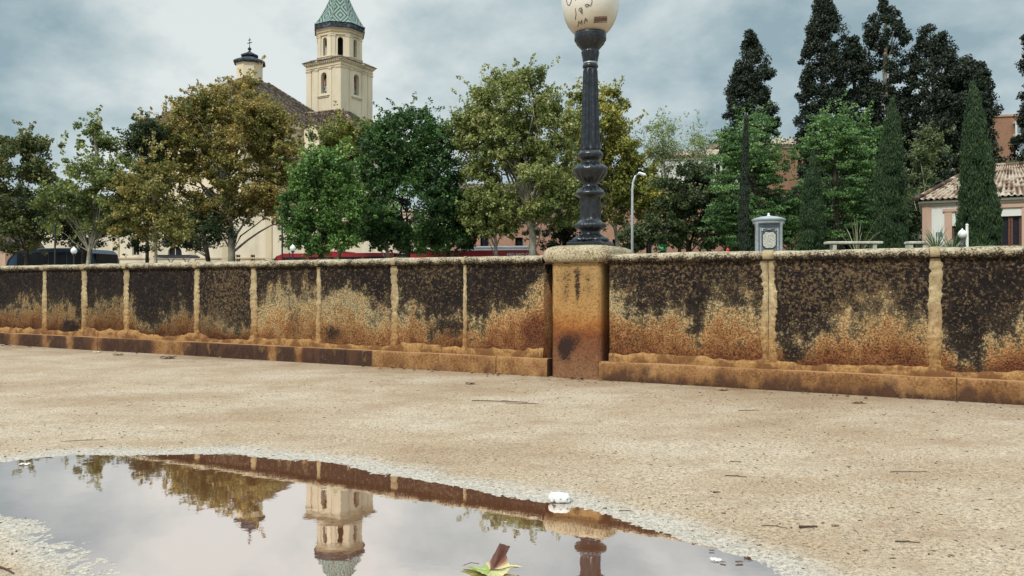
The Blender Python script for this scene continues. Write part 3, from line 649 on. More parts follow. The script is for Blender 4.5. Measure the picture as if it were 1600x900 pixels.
prof = [(float(np.interp(y, gy_, gr_))*px2m, lz(y)) for y in np.linspace(52, -79, 40)]
b = MB(); b.lathe(prof, 64); globe = b.build('globe', M['globe'], lamp, 'all')
b = MB(); b.lathe([(14*px2m, lz(-78)), (15*px2m, lz(-80)), (10*px2m, lz(-84)), (4*px2m, lz(-88)), (5*px2m, lz(-92)), (1*px2m, lz(-98))], 24); b.build('finial', M['iron'], lamp, 'all')
def graffiti():
    def onglobe(zx, zy):       # coordinates in the 4.5x enlargement of the photo
        px, py = 820+zx/4.5, zy/4.5; r = float(np.interp(py, gy_, gr_))*1.008
        s_ = max(-.95, min(.95, (px-926.5)/r)); ph = math.asin(s_)
        v = Vector((r*px2m*math.sin(ph), -r*px2m*math.cos(ph), lz(py))); rot = Matrix.Rotation(-WR, 3, 'Z'); return rot @ v
    strokes = [[(303, 5), (304, 40), (312, 70), (325, 78), (335, 55), (345, 0)], [(362, 60), (370, 20), (385, 2), (390, 12), (372, 28), (397, 52)], [(430, 0), (428, 38), (455, 34)],
               [(362, 110), (368, 145), (364, 175)], [(385, 130), (386, 118), (402, 112), (408, 125), (392, 132), (408, 150)], [(404, 118), (409, 150)],
               [(425, 105), (430, 96), (446, 96), (448, 108), (430, 112)], [(446, 98), (462, 108), (472, 82), (470, 62), (460, 48)], [(384, 218), (388, 188), (398, 206), (408, 186), (410, 214)], [(424, 210), (430, 176), (448, 200)], [(427, 195), (442, 190)]]
    m = MB()
    for s_ in strokes:
        pts = []
        for (a, b_), (c, d) in zip(s_[:-1], s_[1:]):
            for k in range(4): pts.append(onglobe(a+(c-a)*k/4, b_+(d-b_)*k/4))
        pts.append(onglobe(*s_[-1])); m.tube(pts, .0026, 5)
    m.build('scribble', M['ink'], globe)
    m = MB()
    for k in range(9):
        x0 = 492+k*10; m.tube([onglobe(x0, 205-k*2), onglobe(x0+5, 172-k), onglobe(x0+9, 200-k*2)], .0032, 5)
    for k in range(4): m.tube([onglobe(487+i*12, 207-k*10-i*1.8) for i in range(9)], .0026, 5)
    m.build('smudge', M['inkbrown'], globe)
graffiti()
#PART2
# ------------------------------------------------------------ land beyond the wall
def sm(x, a, b): t = np.clip((x-a)/(b-a), 0, 1); return t*t*(3-2*t)
def terr(x, y): return 1.95*float(sm(x/max(y, 1), .335, .40))*float(sm(y, 24, 29))
xs = np.r_[np.linspace(6, 60, 80), np.linspace(64, 260, 20)]; ys = np.r_[np.linspace(22, 60, 60), np.linspace(64, 220, 14)]
gx, gy = np.meshgrid(xs, ys, indexing='ij'); hz = 1.95*sm(gx/gy, .335, .40)*sm(gy, 24, 29)+.006+(fbm(gx*.4, gy*.4, 3)-.5)*.05*sm(gx/gy, .335, .40)
tag(npmesh('raised_garden_ground', np.stack([gx, gy, hz], -1).reshape(-1, 3), gridfaces(*gx.shape), M['grass'], None, None, True), kind='structure')
b = MB(); b.box(-160, 8.2, 10, 57.8, -.2, .004); tag(b.build('pavement', M['paving']), kind='structure')
b = MB(); b.box(-160, 15, 58.0, 71, -.2, .008); tag(b.build('road', M['asphalt']), kind='structure')
b = MB(); b.box(-160, 8.3, 57.8, 58.0, -.2, .14, .01); tag(b.build('kerb', M['paving']), kind='structure')
b = MB(); b.box(-160, 15, 71, 73.5, -.2, .14, .01); tag(b.build('far_pavement', M['paving']), kind='structure')

# roofs of clay tiles: corrugated sheet between an eave A-B and a ridge D-C
def tiled(name, A, B, C_, D_, pitch, mat, parent, amp=.07, off=None):
    A, B, C_, D_ = [np.array(p, float) for p in (A, B, C_, D_)]; nrm = np.cross(B-A, D_-A+(C_-B)); nrm /= np.linalg.norm(nrm)
    if nrm[2] < 0: nrm = -nrm
    Wd = np.linalg.norm(B-A); nc = max(2, int(Wd/pitch)); ns = 6; nu = nc*ns+1; L_ = max(np.linalg.norm(D_-A), np.linalg.norm(C_-B)); nr = max(2, int(L_/.42)); rows = []
    zl = []
    for r in range(nr): zl += [(r/nr, .0), ((r+1)/nr-1e-4, -.035)]
    u = np.linspace(0, 1, nu); V = []; cr_a = []
    for t, dz in zl:
        w = (A+(B-A)*u[:, None])*(1-t)+(D_+(C_-D_)*u[:, None])*t
        ph = u*nc*2*PI; c = amp*np.cos(ph); c = np.where(c > 0, c, c*.6)+dz*1.0+.035
        jit = (vnoise(np.floor(u*nc+.5)*3.7, np.full(nu, np.floor(t*nr)*2.3+A[0]))-.5)*.03
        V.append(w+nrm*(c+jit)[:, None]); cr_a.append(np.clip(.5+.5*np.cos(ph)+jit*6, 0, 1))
    V = np.concatenate(V); Fq = gridfaces(len(zl), nu)
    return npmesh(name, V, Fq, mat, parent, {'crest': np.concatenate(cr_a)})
def window(parent, x, z, w, h, y, fm, gm, name='window', bars=1, shutters=None):
    """frame + pane in the plane local y, facing -y"""
    m = MB(); t = .07
    m.box(x-w/2, x-w/2+t, y-.03, y+.05, z, z+h); m.box(x+w/2-t, x+w/2, y-.03, y+.05, z, z+h); m.box(x-w/2+t, x+w/2-t, y-.03, y+.05, z, z+t); m.box(x-w/2+t, x+w/2-t, y-.03, y+.05, z+h-t, z+h)
    for k in range(bars): xx = x-w/2+w*(k+1)/(bars+1); m.box(xx-.03, xx+.03, y-.02, y+.04, z+t, z+h-t)
    f = m.build(name, fm, parent); g = MB(); g.box(x-w/2+.02, x+w/2-.02, y+.055, y+.075, z+.02, z+h-.02); g.build('pane', gm, f); return f

# ------------------------------------------------------------ church tower
TD = 130.0; tw = 7.35; TZ = lambda y: Z(y, TD)
th = R(-31)            # local -y face looks to the left of the camera
ctr = P(530.8, HY, TD+2.2); TR = empty('bell_tower', (ctr.x, ctr.y, 0), -th*0+R(-31)*1, 'cream bell tower with an octagonal top and a green diamond-tiled spire', 'bell tower')
H1 = TZ(118)+.0; zt = TZ(100)
def four(fn):
    for k in range(4):
        yield Matrix.Rotation(k*PI/2, 4, 'Z')
h = tw/2
b = MB(); zb0 = TZ(150); wh = TZ(115.5)-TZ(148); ztop = TZ(97)
for k in range(4):
    b.M = Matrix.Rotation(k*PI/2, 4, 'Z')
    b.facade((-h, -h, 0), (1, 0, 0), tw, ztop, [(h, 1.22, [(TZ(148), wh, True)])], .75)
b.M = Matrix(); b.box(-h+.05, h-.05, -h+.05, h-.05, TZ(151)-.3, TZ(151)); b.box(-h+.05, h-.05, -h+.05, h-.05, ztop-.25, ztop-.02)
wallo = b.build('wall', M['cream'], TR)
b = MB()
for k in range(4):
    b.M = Matrix.Rotation(k*PI/2, 4, 'Z')
    for x0, x1, d in ((-h-.10, -h+1.0, .14), (h-1.0, h+.10-.004*k, .14), (-1.75, -1.2, .09), (1.2, 1.75, .09)):
        b.box(x0+.004, x1-.004, -h-d, -h+.02, 0, TZ(112.5)); 
        for z0, z1, e in ((TZ(112.5), TZ(111), .08), (TZ(111), TZ(109.8), .14)): b.box(x0-e*.6, x1+e*.6, -h-d-e, -h+.02, z0, z1)
b.M = Matrix(); b.build('pilaster', M['cream'], TR)
b = MB(); lay = [(TZ(109.8), TZ(107.5), .16), (TZ(107.5), TZ(106.3), .30), (TZ(106.3), TZ(103.0), .20), (TZ(103), TZ(101.5), .34), (TZ(101.5), TZ(100), .52), (TZ(100), TZ(98.4), .70)]
for z0, z1, e in lay:
    e *= .72; b.box(-h-e, h+e, -h-e, h+e, z0+.002, z1)
for k in range(4):
    b.M = Matrix.Rotation(k*PI/2, 4, 'Z')
    for i in range(18): x = -h+.1+i*(tw-.2)/17; b.box(x-.09, x+.09, -h-.45, -h-.30, TZ(102), TZ(100.2)+.02)
b.M = Matrix(); b.build('cornice', M['trim'], TR)
e = .66; ze, zr = TZ(98.2), TZ(95.2)+.35
for k in range(4):
    a = k*PI/2; c, s_ = math.cos(a), math.sin(a); rt = lambda x, y, z: (x*c-y*s_, x*s_+y*c, z)
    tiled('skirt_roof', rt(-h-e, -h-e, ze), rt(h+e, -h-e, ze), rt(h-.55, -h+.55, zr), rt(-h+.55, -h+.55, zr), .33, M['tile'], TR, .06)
b = MB()
for k in range(4):
    b.M = Matrix.Rotation(k*PI/2, 4, 'Z'); b.box(-1.35, 1.35, -h-.22, -h+.02, TZ(153), TZ(151.3), .03); b.box(-1.15, 1.15, -h-.12, -h+.02, TZ(154.6), TZ(153.05))
    b.M = Matrix(); b.build('window_sill', M['trim'], TR); b = MB()
def bell(k):
    q = MB(); q.M = Matrix.Rotation(k*PI/2, 4, 'Z'); y = -h+.62; zc = TZ(145); q.lathe([(.42, 0), (.40, .1), (.30, .35), (.25, .75), (.20, .95), (.05, 1.02)], 20, (0, y, zc)); 
    o = q.build('bell', M['bellm'], TR, 'all'); q = MB(); q.M = Matrix.Rotation(k*PI/2, 4, 'Z'); zt_ = zc+1.02
    q.box(-.50, .50, y-.14, y+.14, zt_, zt_+.25, .02); q.box(-.34, .34, y-.14, y+.14, zt_+.25, zt_+.75, .04); q.box(-.2, .2, y-.12, y+.12, zt_+.75, zt_+1.15, .05)
    q.tube([(-.5, y, zt_+.1), (-.62, y, zt_+.4), (-.5, y, zt_+.7), (-.3, y, zt_+.75)], .05); q.build('yoke', M['yoke'], o)
M['bellm'] = plain('weathered_bronze', (.16, .18, .19), .5, .4); M['yoke'] = plain('red_painted_yoke', (.22, .09, .06), .7)
for k in (0, 1, 3): bell(k)
# octagon
oR = 3.42/math.cos(PI/8); side = 2*3.42*math.tan(PI/8); z0 = TZ(97); b = MB(); pl_ = MB(); Ho = TZ(48)-z0
for k in range(8):
    b.M = Matrix.Rotation(k*PI/4, 4, 'Z'); pl_.M = b.M
    b.facade((-side/2, -3.42, z0), (1, 0, 0), side, Ho, [(side/2, .86, [(TZ(89.5)-z0, TZ(60.5)-TZ(89.5), True)])], .6)
    for sx in (-1, 1):
        x = sx*(side/2-.30); pl_.box(x-.30, x+.30, -3.42-.13, -3.40, z0, TZ(60)); pl_.box(x-.36, x+.36, -3.42-.20, -3.40, TZ(60), TZ(58))
    pl_.box(-side/2-.12, side/2+.12, -3.42-.24, -3.40, TZ(91.5), TZ(89.8)); pl_.box(-side/2-.06, side/2+.06, -3.42-.12, -3.40, z0, TZ(91.6))
b.M = Matrix(); cr_ = MB(); cr_.lathe([(2.2, z0+.4), (2.2, TZ(50.5))], 8, rot=PI/8); cr_.build('dark_core', M['void'], TR)  # added dark core, blocks the view through and stands for shade inside the belfry
b.lathe([(3.3, z0+.3), (3.3, z0+.35)], 8, rot=PI/8); b.lathe([(3.3, TZ(50)), (3.3, TZ(49))], 8, rot=PI/8)
b.build('belfry', M['cream'], TR); pl_.build('belfry_pilaster', M['cream'], TR)
c8 = math.cos(PI/8); b = MB()
b.lathe([(3.5/c8, TZ(57.5)), (3.62/c8, TZ(57.4)), (3.62/c8, TZ(56)), (3.5/c8, TZ(55.9)), (3.5/c8, TZ(53)), (3.66/c8, TZ(52.8)), (3.72/c8, TZ(51.2)), (3.6/c8, TZ(51)), (3.6/c8, TZ(49.5)), (3.80/c8, TZ(48)), (3.84/c8, TZ(47))], 8, rot=PI/8)
b.build('belfry_cornice', M['trim'], TR)
b = MB(); b.lathe([(3.6/c8, TZ(47)), (3.98/c8, TZ(47.5)), (4.0/c8, TZ(45.8)), (3.94/c8, TZ(42)), (3.96/c8, TZ(39.5)), (3.7/c8, TZ(38.6))], 8, rot=PI/8); b.build('eaves', M['slate'], TR)
# spire with UVs for the diamonds
sp = [(38.9, 4.04), (36.5, 3.72), (32, 3.42), (26, 3.06), (20, 2.74), (13, 2.38), (6, 2.05), (0, 1.78), (-8, 1.46), (-18, 1.10), (-28, .76), (-38, .44), (-48, .12)]
me = bpy.data.meshes.new('spire'); vs = []; fs = []; uvs = []
for y, r in sp:
    for j in range(8): t = PI/8+j*PI/4; vs.append((r/c8*math.cos(t), r/c8*math.sin(t), TZ(y)))
for i in range(len(sp)-1):
    for j in range(8):
        fs.append((i*8+j, i*8+(j+1) % 8, (i+1)*8+(j+1) % 8, (i+1)*8+j)); r0_, r1_ = sp[i][1], sp[i+1][1]; k = .42
        v0, v1 = TZ(sp[i][0]), TZ(sp[i+1][0]); wa, wb = r0_*math.tan(PI/8), r1_*math.tan(PI/8)
        uvs += [(-wa*k, v0*k*.75), (wa*k, v0*k*.75), (wb*k, v1*k*.75), (-wb*k, v1*k*.75)]
me.from_pydata(vs, [], fs); uvl = me.uv_layers.new(name='UVMap'); uvl.data.foreach_set('uv', [c for u in uvs for c in u]); me.materials.append(M['spire']); o = bpy.data.objects.new('spire', me); COL.objects.link(o); o.parent = TR
b = MB()
for j in range(8): t = PI/8+j*PI/4; b.tube([(r/c8*math.cos(t), r/c8*math.sin(t), TZ(y)) for y, r in sp], .09, 5)
b.build('spire_ridge', M['spireridge'] if 'spireridge' in M else plain('pale_ridge_tiles', (.16, .22, .19), .5), TR)
b = MB(); b.lathe([(.05, TZ(-47)), (.35, TZ(-50)), (.05, TZ(-53))], 12); b.tube([(0, 0, TZ(-52)), (0, 0, TZ(-68))], .06); b.box(-.5, .5, -.05, .05, TZ(-62.5), TZ(-61.5)); b.build('cross', M['black'], TR)

# ------------------------------------------------------------ church body
CD = 122.0; CZ = lambda y: Z(y, CD); cp = P(390, HY, CD)
ch = empty('church', (cp.x, cp.y, 0), R(-31), 'cream church with a tiled pyramid roof and a small lantern with a cross', 'church')
px = CD/F
b = MB(); r_ = 20.6*px; b.lathe([(r_, CZ(160)), (r_, CZ(104)), (r_*1.04, CZ(103)), (r_*1.04, CZ(101.8))], 8, rot=PI/8); b.build('lantern', M['cream'], ch)
b = MB(); b.lathe([(22*px, CZ(101.8)), (24.5*px, CZ(101)), (25.5*px, CZ(99)), (25*px, CZ(97.5)), (20*px, CZ(94.5)), (13*px, CZ(91.5)), (10.5*px, CZ(90.5)), (10.5*px, CZ(89.2)), (13.5*px, CZ(88.5)), (13.8*px, CZ(87)), (10*px, CZ(85)), (5*px, CZ(82.5)), (2.2*px, CZ(81))], 8, rot=PI/8)
b.build('lantern_roof', M['slate'], ch)
b = MB(); b.lathe([(1*px, CZ(82)), (2.2*px, CZ(80.5)), (1*px, CZ(79)), (2.8*px, CZ(77.5)), (3.0*px, CZ(76)), (1*px, CZ(74)), (.5*px, CZ(72)), (.4*px, CZ(59))], 12)
for zz_, w in ((67, 4.0), (62.5, 2.4)): b.box(-w*px, w*px, -.06, .06, CZ(zz_+.5), CZ(zz_-.5))
for a_ in (-4, 4): b.lathe([(.02, CZ(68)), (.10, CZ(67)), (.02, CZ(66))], 8, (a_*px, 0, 0))
b.build('cross', M['black'], ch)
hw = 11.0; hr = 1.9; ze, za = CZ(207), CZ(129)
for k in range(4):
    a = k*PI/2; c, s_ = math.cos(a), math.sin(a); rt = lambda x, y, z: (x*c-y*s_, x*s_+y*c, z)
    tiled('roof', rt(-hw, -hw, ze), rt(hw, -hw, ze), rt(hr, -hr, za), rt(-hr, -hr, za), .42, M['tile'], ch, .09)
b = MB(); b.lathe([(r_*1.12, CZ(131)), (r_*1.12, CZ(127))], 8, rot=PI/8)
for k in range(4):
    a = k*PI/2+PI/4; b.tube([(math.cos(a)*hw*1.414, math.sin(a)*hw*1.414, ze+.1), (math.cos(a)*hr*1.414, math.sin(a)*hr*1.414, za+.1)], .16, 6)
b.build('roof_ridge', M['tilelight'], ch)
b = MB(); b.box(-hw+.5, hw-.5, -hw+.5, hw-.5, 0, ze+.05); b.box(-hw+.1, hw-.1, -hw+.1, hw-.1, ze-.7, ze-.05); b.build('wall', M['cream'], ch)
# nave with a hipped roof, in front of the tower
ND = 116.0
nv = empty('church_nave', (X(540, ND), ND, 0), R(-31), 'church wing with a low hipped clay tile roof at the foot of the bell tower', 'church')
nR = Matrix.Rotation(R(31), 3, 'Z')
def nl(px_, py_, Y): v = P(px_, py_, Y)-Vector((X(540, ND), ND, 0)); w = nR @ v; return (w.x, w.y, v.z)
c0 = nl(560, 212, ND-3); apex = nl(538, 172.5, ND+2); rl = nl(455, 181, ND+6.5); el = nl(440, 221, ND+3.5); er = nl(620, 222, ND+5); rr = nl(545, 174, ND+3)
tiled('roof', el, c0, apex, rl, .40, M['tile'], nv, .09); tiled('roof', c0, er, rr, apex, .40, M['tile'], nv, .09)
b = MB(); b.tube([Vector(c0)+Vector((0, 0, .12)), Vector(apex)+Vector((0, 0, .12))], .2, 6); b.tube([Vector(rl)+Vector((0, 0, .1)), Vector(apex)+Vector((0, 0, .1))], .2, 6); b.build('roof_ridge', M['tilelight'], nv)
b = MB()
def wallstrip(p, q_, mb, th_=.4):
    p, q_ = Vector(p), Vector(q_); d = (q_-p); d.z = 0; d.normalize(); n = Vector((-d.y, d.x, 0))
    pts = [p+n*.35, q_+n*.35, q_+n*(.35+th_), p+n*(.35+th_)]; mb.add([(v.x, v.y, 0) for v in pts]+[(v.x, v.y, v.z-.12) for v in pts], [(0, 3, 2, 1), (4, 5, 6, 7), (0, 1, 5, 4), (1, 2, 6, 5), (2, 3, 7, 6), (3, 0, 4, 7)])
wallstrip(el, c0, b); wallstrip(c0, er, b); b.build('wall', M['cream'], nv)
GD = 112.0; g0 = empty('chapel', (X(488, GD), GD, 0), R(-31), 'small cream gabled chapel between the brown tree and the bell tower', 'church')
b = MB(); gp = GD/F; b.add([(-1.6, 0, 0), (1.3, 0, 0), (1.3, 0, Z(204, GD)), (-.1, 0, Z(196, GD)), (-1.6, 0, Z(200, GD)), (-1.6, 4, 0), (1.3, 4, 0), (1.3, 4, Z(204, GD)), (-.1, 4, Z(196, GD)), (-1.6, 4, Z(200, GD))],
    [(0, 1, 2, 3, 4), (9, 8, 7, 6, 5), (1, 6, 7, 2), (0, 4, 9, 5)]); b.build('wall', M['cream'], g0)
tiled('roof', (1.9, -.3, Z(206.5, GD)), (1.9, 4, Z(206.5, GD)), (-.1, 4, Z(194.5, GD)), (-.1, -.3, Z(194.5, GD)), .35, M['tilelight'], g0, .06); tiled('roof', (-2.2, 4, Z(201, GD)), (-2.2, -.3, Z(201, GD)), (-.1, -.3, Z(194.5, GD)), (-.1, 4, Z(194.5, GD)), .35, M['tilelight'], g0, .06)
b = MB(); b.box(-.7, .2, -.05, .2, Z(214, GD), Z(205, GD)); b.build('window', M['glassdark'], g0)

# ------------------------------------------------------------ low buildings behind the trees
def building(name, label, cat, pl, pr_, D, top, mat, cols, depth=10, rz=0, winm=None, thick=.25, trim=None, roof=None):
    w = X(pr_, D)-X(pl, D); r = empty(name, (X(pl, D), D, 0), rz, label, cat); Ht = Z(top, D)
    b = MB(); cc = []
    for (pc_, pw, ops) in cols: cc.append(((pc_-pl)/F*D, pw/F*D, [(Z(y1, D), Z(y0, D)-Z(y1, D), ar) for y1, y0, ar in ops]))
    b.facade((0, 0, 0), (1, 0, 0), w, Ht, cc, thick); b.facade((w, 0, 0), (0, 1, 0), depth, Ht); b.facade((w, depth, 0), (-1, 0, 0), w, Ht); b.facade((0, depth, 0), (0, -1, 0), depth, Ht)
    b.add([(0, 0, Ht), (w, 0, Ht), (w, depth, Ht), (0, depth, Ht)], [(0, 1, 2, 3)]); b.build('wall', mat, r)
    for x, ww, ops in cc:
        for zb, hh, ar in ops: window(r, x, zb, ww-.01, hh-.01, thick-.1, winm or M['wood'], M['glassdark'])
    if trim: b = MB(); b.box(-.15, w+.15, -.15, depth+.15, Ht-.35, Ht-.05, .02); b.box(-.3, w+.3, -.3, depth+.3, Ht-.05, Ht+.15, .02); b.build('cornice', trim, r)
    if roof:
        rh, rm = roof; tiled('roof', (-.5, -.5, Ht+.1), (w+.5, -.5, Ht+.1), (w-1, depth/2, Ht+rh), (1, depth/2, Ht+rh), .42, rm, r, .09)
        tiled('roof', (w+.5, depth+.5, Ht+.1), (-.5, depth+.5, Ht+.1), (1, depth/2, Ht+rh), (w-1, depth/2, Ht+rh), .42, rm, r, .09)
        b = MB(); b.add([(w+.5, -.5, Ht+.1), (w+.5, depth+.5, Ht+.1), (w-1, depth/2, Ht+rh)], [(0, 1, 2)]); b.build('roof_hip', rm, r); b = MB(); b.add([(-.5, -.5, Ht+.1), (-.5, depth+.5, Ht+.1), (1, depth/2, Ht+rh)], [(0, 2, 1)]); b.build('roof_hip', rm, r)
    return r, w, Ht
B1, w1, _ = building('cream_building', 'long cream building with niches low behind the brown-leaved tree and the bus', 'building', -60, 700, 86, 330, M['creamlow'], [(57, 12, [(398, 372, False)]), (212, 11, [(399, 376, False)]), (273, 22, [(402, 384, True)]), (372, 7, [(412, 398, False)]), (395, 7, [(412, 398, False)])], 12, 0, M['trim'], .3, M['trim'])
b = MB()
for p in (181, 240, 300, 352, 420): x = (p+60)/F*86; b.box(x-.35, x+.35, -.12, .02, 0, Z(330, 86), .02)
b.build('pilaster', M['trim'], B1)
b = MB(); b.box(-.1, w1+.1, -.14, .02, Z(404, 86), Z(402, 86)); b.build('string_course', M['trim'], B1)
B2, w2, _ = building('ochre_house', 'pale ochre house end seen low at the far left edge', 'building', -120, 8, 80, 385, M['pinkpale'], [(-40, 10, [(412, 396, False)])], 8, 0, None, .25, None, (2.2, M['tile']))
B3, w3, _ = building('pink_brick_building', 'long pink brick building with dark doorways low behind the lamp post', 'building', 700, 1160, 74, 318, M['brickpink'],
   [(757, 13, [(388, 361, False)]), (811, 12, [(387, 371, False)]), (886, 12, [(386, 366, False)]), (962, 10, [(392, 374, False)]), (1014, 9, [(396, 352, False)]), (1036, 9, [(396, 352, False)]), (1062, 6, [(396, 376, False)]), (1078, 6, [(396, 376, False)]), (1108, 8, [(396, 372, False)])], 10, 0, M['black'], .3, M['trim'], (2.5, M['tile']))
B4, w4, _ = building('tile_roofed_building', 'brick building with a grey tile roof rising between the two light green trees', 'building', 1135, 1285, 104, 226.5, M['brick'], [(1160, 8, [(270, 250, False)]), (1185, 8, [(270, 250, False)]), (1231, 8, [(268, 249, False)]), (1253, 7, [(268, 249, False)])], 12, R(4), M['wood'], .3, M['trim'], (2.0, M['tilelight']))
B5, w5, _ = building('white_building', 'off-white building with a shallow tile roof behind the wispy pale tree', 'building', 1030, 1150, 98, 246, M['white'], [(1060, 7, [(275, 258, False)]), (1090, 7, [(275, 258, False)]), (1120, 7, [(275, 258, False)])], 11, R(-6), M['black'], .3, M['trim'], (1.7, M['tilelight']))
# apartment block, right edge
AD = 125.0; ap = empty('apartment_block', (X(1566, AD), AD, 0), R(-12), 'red brick apartment block with white glazed balconies at the right edge', 'building')
b = MB(); aw = 14.0; AH = Z(180, AD); b.facade((-4, 0, 0), (1, 0, 0), aw+4, AH, [(5.6, 1.3, [(Z(262+i*0, AD)-.01, 1.3, False) for i in range(1)])], .2); b.facade((aw, 0, 0), (0, 1, 0), 10, AH); b.facade((-4, 10, 0), (0, -1, 0), 10, AH); b.facade((aw, 10, 0), (-1, 0, 0), aw+4, AH); b.add([(-4, 0, AH), (aw, 0, AH), (aw, 10, AH), (-4, 10, AH)], [(0, 1, 2, 3)]); b.build('wall', M['brick'], ap)
b = MB(); b.box(-4.2, aw+.2, -.2, 10.2, AH-.25, AH+.05); b.build('cornice', M['brickpink'], ap)
fh = 3.0
for i in range(6):
    zt_ = AH-1.2-i*fh
    q = MB(); q.box(1.5, 7.5, -1.0, 0, zt_-fh+.12, zt_-fh+1.1, .03); q.box(1.5, 7.5, -1.0, 0, zt_-.25, zt_, .02); q.box(1.5, 1.75, -1.0, -.8, zt_-fh+1.1, zt_-.25); q.box(4.4, 4.65, -1.0, -.8, zt_-fh+1.1, zt_-.25); q.box(7.25, 7.5, -1.0, -.8, zt_-fh+1.1, zt_-.25); bo = q.build('balcony', M['white'], ap)
    q = MB(); q.box(1.75, 7.25, -.75, -.65, zt_-fh+1.1, zt_-.25); q.build('pane', M['paneblue'] if 'paneblue' in M else plain('pale_blue_glass', (.20, .24, .28), .2), bo)
    q = MB(); q.box(8.6, 8.65, -.4, -.3, zt_-1.3, zt_-.9)
# gate house on the raised garden
HD = 38.0; hp = P(1442, HY, HD); hs = empty('garden_house', (hp.x, hp.y, 0), R(-28), 'small white house with pink corners, brown doors and an old clay tile roof', 'house')
hzb = 1.9; hE = Z(314, HD); hw_ = 7.6; hd = 6.0; f2 = HD/F
def hx(p): return (p-1442)/F*HD/(1.12+.02+.375*(p-1442)/F)
b = MB(); b.facade((0, 0, hzb-.5), (1, 0, 0), hw_, hE-hzb+.5, [(hx(1500), .62, [(Z(400, HD)-hzb, Z(338, HD)-Z(400, HD), False)]), (hx(1580), .84, [(Z(390, HD)-hzb+.25, Z(334, HD)-Z(390, HD), False)])], .25)
b.facade((hw_, 0, hzb-.5), (0, 1, 0), hd, hE-hzb+.5); b.facade((hw_, hd, hzb-.5), (-1, 0, 0), hw_, hE-hzb+.5); b.facade((0, hd, hzb-.5), (0, -1, 0), hd, hE-hzb+.5); b.build('wall', M['white'], hs)
for x0, x1 in ((-.03, .36), (hw_-.4, hw_+.03)): b = MB(); b.box(x0, x1, -.05, .02, hzb-.5, hE-.1, .01); b.build('quoin', M['pink'], hs)
for xc_, a_, c_, zz_ in ((hx(1500), .31, .62, 333), (hx(1580), .42, .78, 330)):
    b = MB(); zt_ = Z(zz_, HD)
    for s_ in (-1, 1): x0, x1 = sorted((xc_+s_*a_, xc_+s_*c_)); b.box(x0, x1, -.05, .02, hzb-.5, zt_, .01)
    b.box(xc_-c_-.08, xc_+c_+.08, -.08, .02, zt_-.002, zt_+.16, .02); b.build('surround', M['pink'], hs)
b = MB(); b.box(-.10, hw_+.10, -.10, hd+.1, hE-.26, hE-.14, .02); b.build('cornice', M['pink'], hs); b = MB(); b.box(-.2, hw_+.2, -.2, hd+.2, hE-.138, hE-.04, .02); b.build('cornice', M['white'], hs)
for pp, w_, zt_ in ((1500, .60, 338), (1580, .82, 334)):
    x = hx(pp); z0_ = hzb-.2; z1_ = Z(zt_, HD)-.01; f_ = MB()
    for s_ in (-1, 1):
        a_, c_ = (x-w_/2, x-.01) if s_ < 0 else (x+.01, x+w_/2)
        f_.box(a_, a_+.08, .1, .16, z0_, z1_); f_.box(c_-.08, c_, .1, .16, z0_, z1_); f_.box(a_+.08, c_-.08, .1, .16, z0_, z0_+.9); f_.box(a_+.08, c_-.08, .1, .16, z1_-.1, z1_)
    dr = f_.build('door', M['wood'], hs); g = MB(); g.box(x-w_/2+.03, x+w_/2-.03, .17, .19, z0_+.85, z1_-.05); g.build('pane', M['glassdark'], dr)
eo = .35; rh = Z(276, HD+3)-hE+.25
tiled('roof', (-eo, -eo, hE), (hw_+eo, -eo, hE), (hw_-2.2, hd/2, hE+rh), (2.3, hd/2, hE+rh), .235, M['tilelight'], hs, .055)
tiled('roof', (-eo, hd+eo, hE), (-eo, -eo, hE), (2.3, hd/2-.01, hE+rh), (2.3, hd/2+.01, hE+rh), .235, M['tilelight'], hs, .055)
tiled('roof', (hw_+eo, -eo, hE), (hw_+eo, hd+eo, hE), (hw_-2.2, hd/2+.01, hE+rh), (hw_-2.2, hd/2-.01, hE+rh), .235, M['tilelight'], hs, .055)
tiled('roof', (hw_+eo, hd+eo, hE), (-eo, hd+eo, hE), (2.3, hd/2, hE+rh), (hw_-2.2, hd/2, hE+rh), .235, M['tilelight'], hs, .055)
b = MB(); b.tube([(-eo, -eo, hE+.06), (2.3, hd/2, hE+rh+.06), (hw_-2.2, hd/2, hE+rh+.06), (hw_+eo, -eo, hE+.06)], .10, 7); b.build('roof_ridge', M['tilelight'], hs)

# ------------------------------------------------------------ foliage
def leaves(centers, cr, m, size, tint0, tspread=.16, flat=1.0, up=.3, vert=False, squash=1.0):
    """centers (n,3); m leaves per clump -> quads"""
    n = len(centers); N_ = n*m
    d = rng.normal(size=(n, m, 3)); d /= np.linalg.norm(d, axis=2, keepdims=True); rad = rng.random((n, m, 1))**.45
    off = d*rad*cr[:, None, None]; off[..., 2] *= squash
    p = (centers[:, None]+off).reshape(-1, 3)
    nr = d.reshape(-1, 3)*.55+rng.normal(size=(N_, 3))*.6+np.array([0, 0, up]); nr /= np.linalg.norm(nr, axis=1, keepdims=True)
    r2 = rng.normal(size=(N_, 3))
    if vert: r2 = np.array([0, 0, 1.0])+rng.normal(size=(N_, 3))*.35; nr[:, 2] *= .2
    a = np.cross(nr, r2); a /= np.linalg.norm(a, axis=1, keepdims=True)+1e-9; b_ = np.cross(nr, a)
    s = size*rng.uniform(.6, 1.25, (N_, 1)); el = 1.9 if vert else 1.15*flat; wf = .24 if vert else .5
    q = np.stack([p-b_*s*el*.6, p+a*s*wf-b_*s*.05, p+b_*s*el*.6, p-a*s*wf-b_*s*.05], 1).reshape(-1, 3)
    t = np.clip(np.repeat(tint0, m)+rng.normal(size=N_)*tspread, 0, 1)
    return q, t
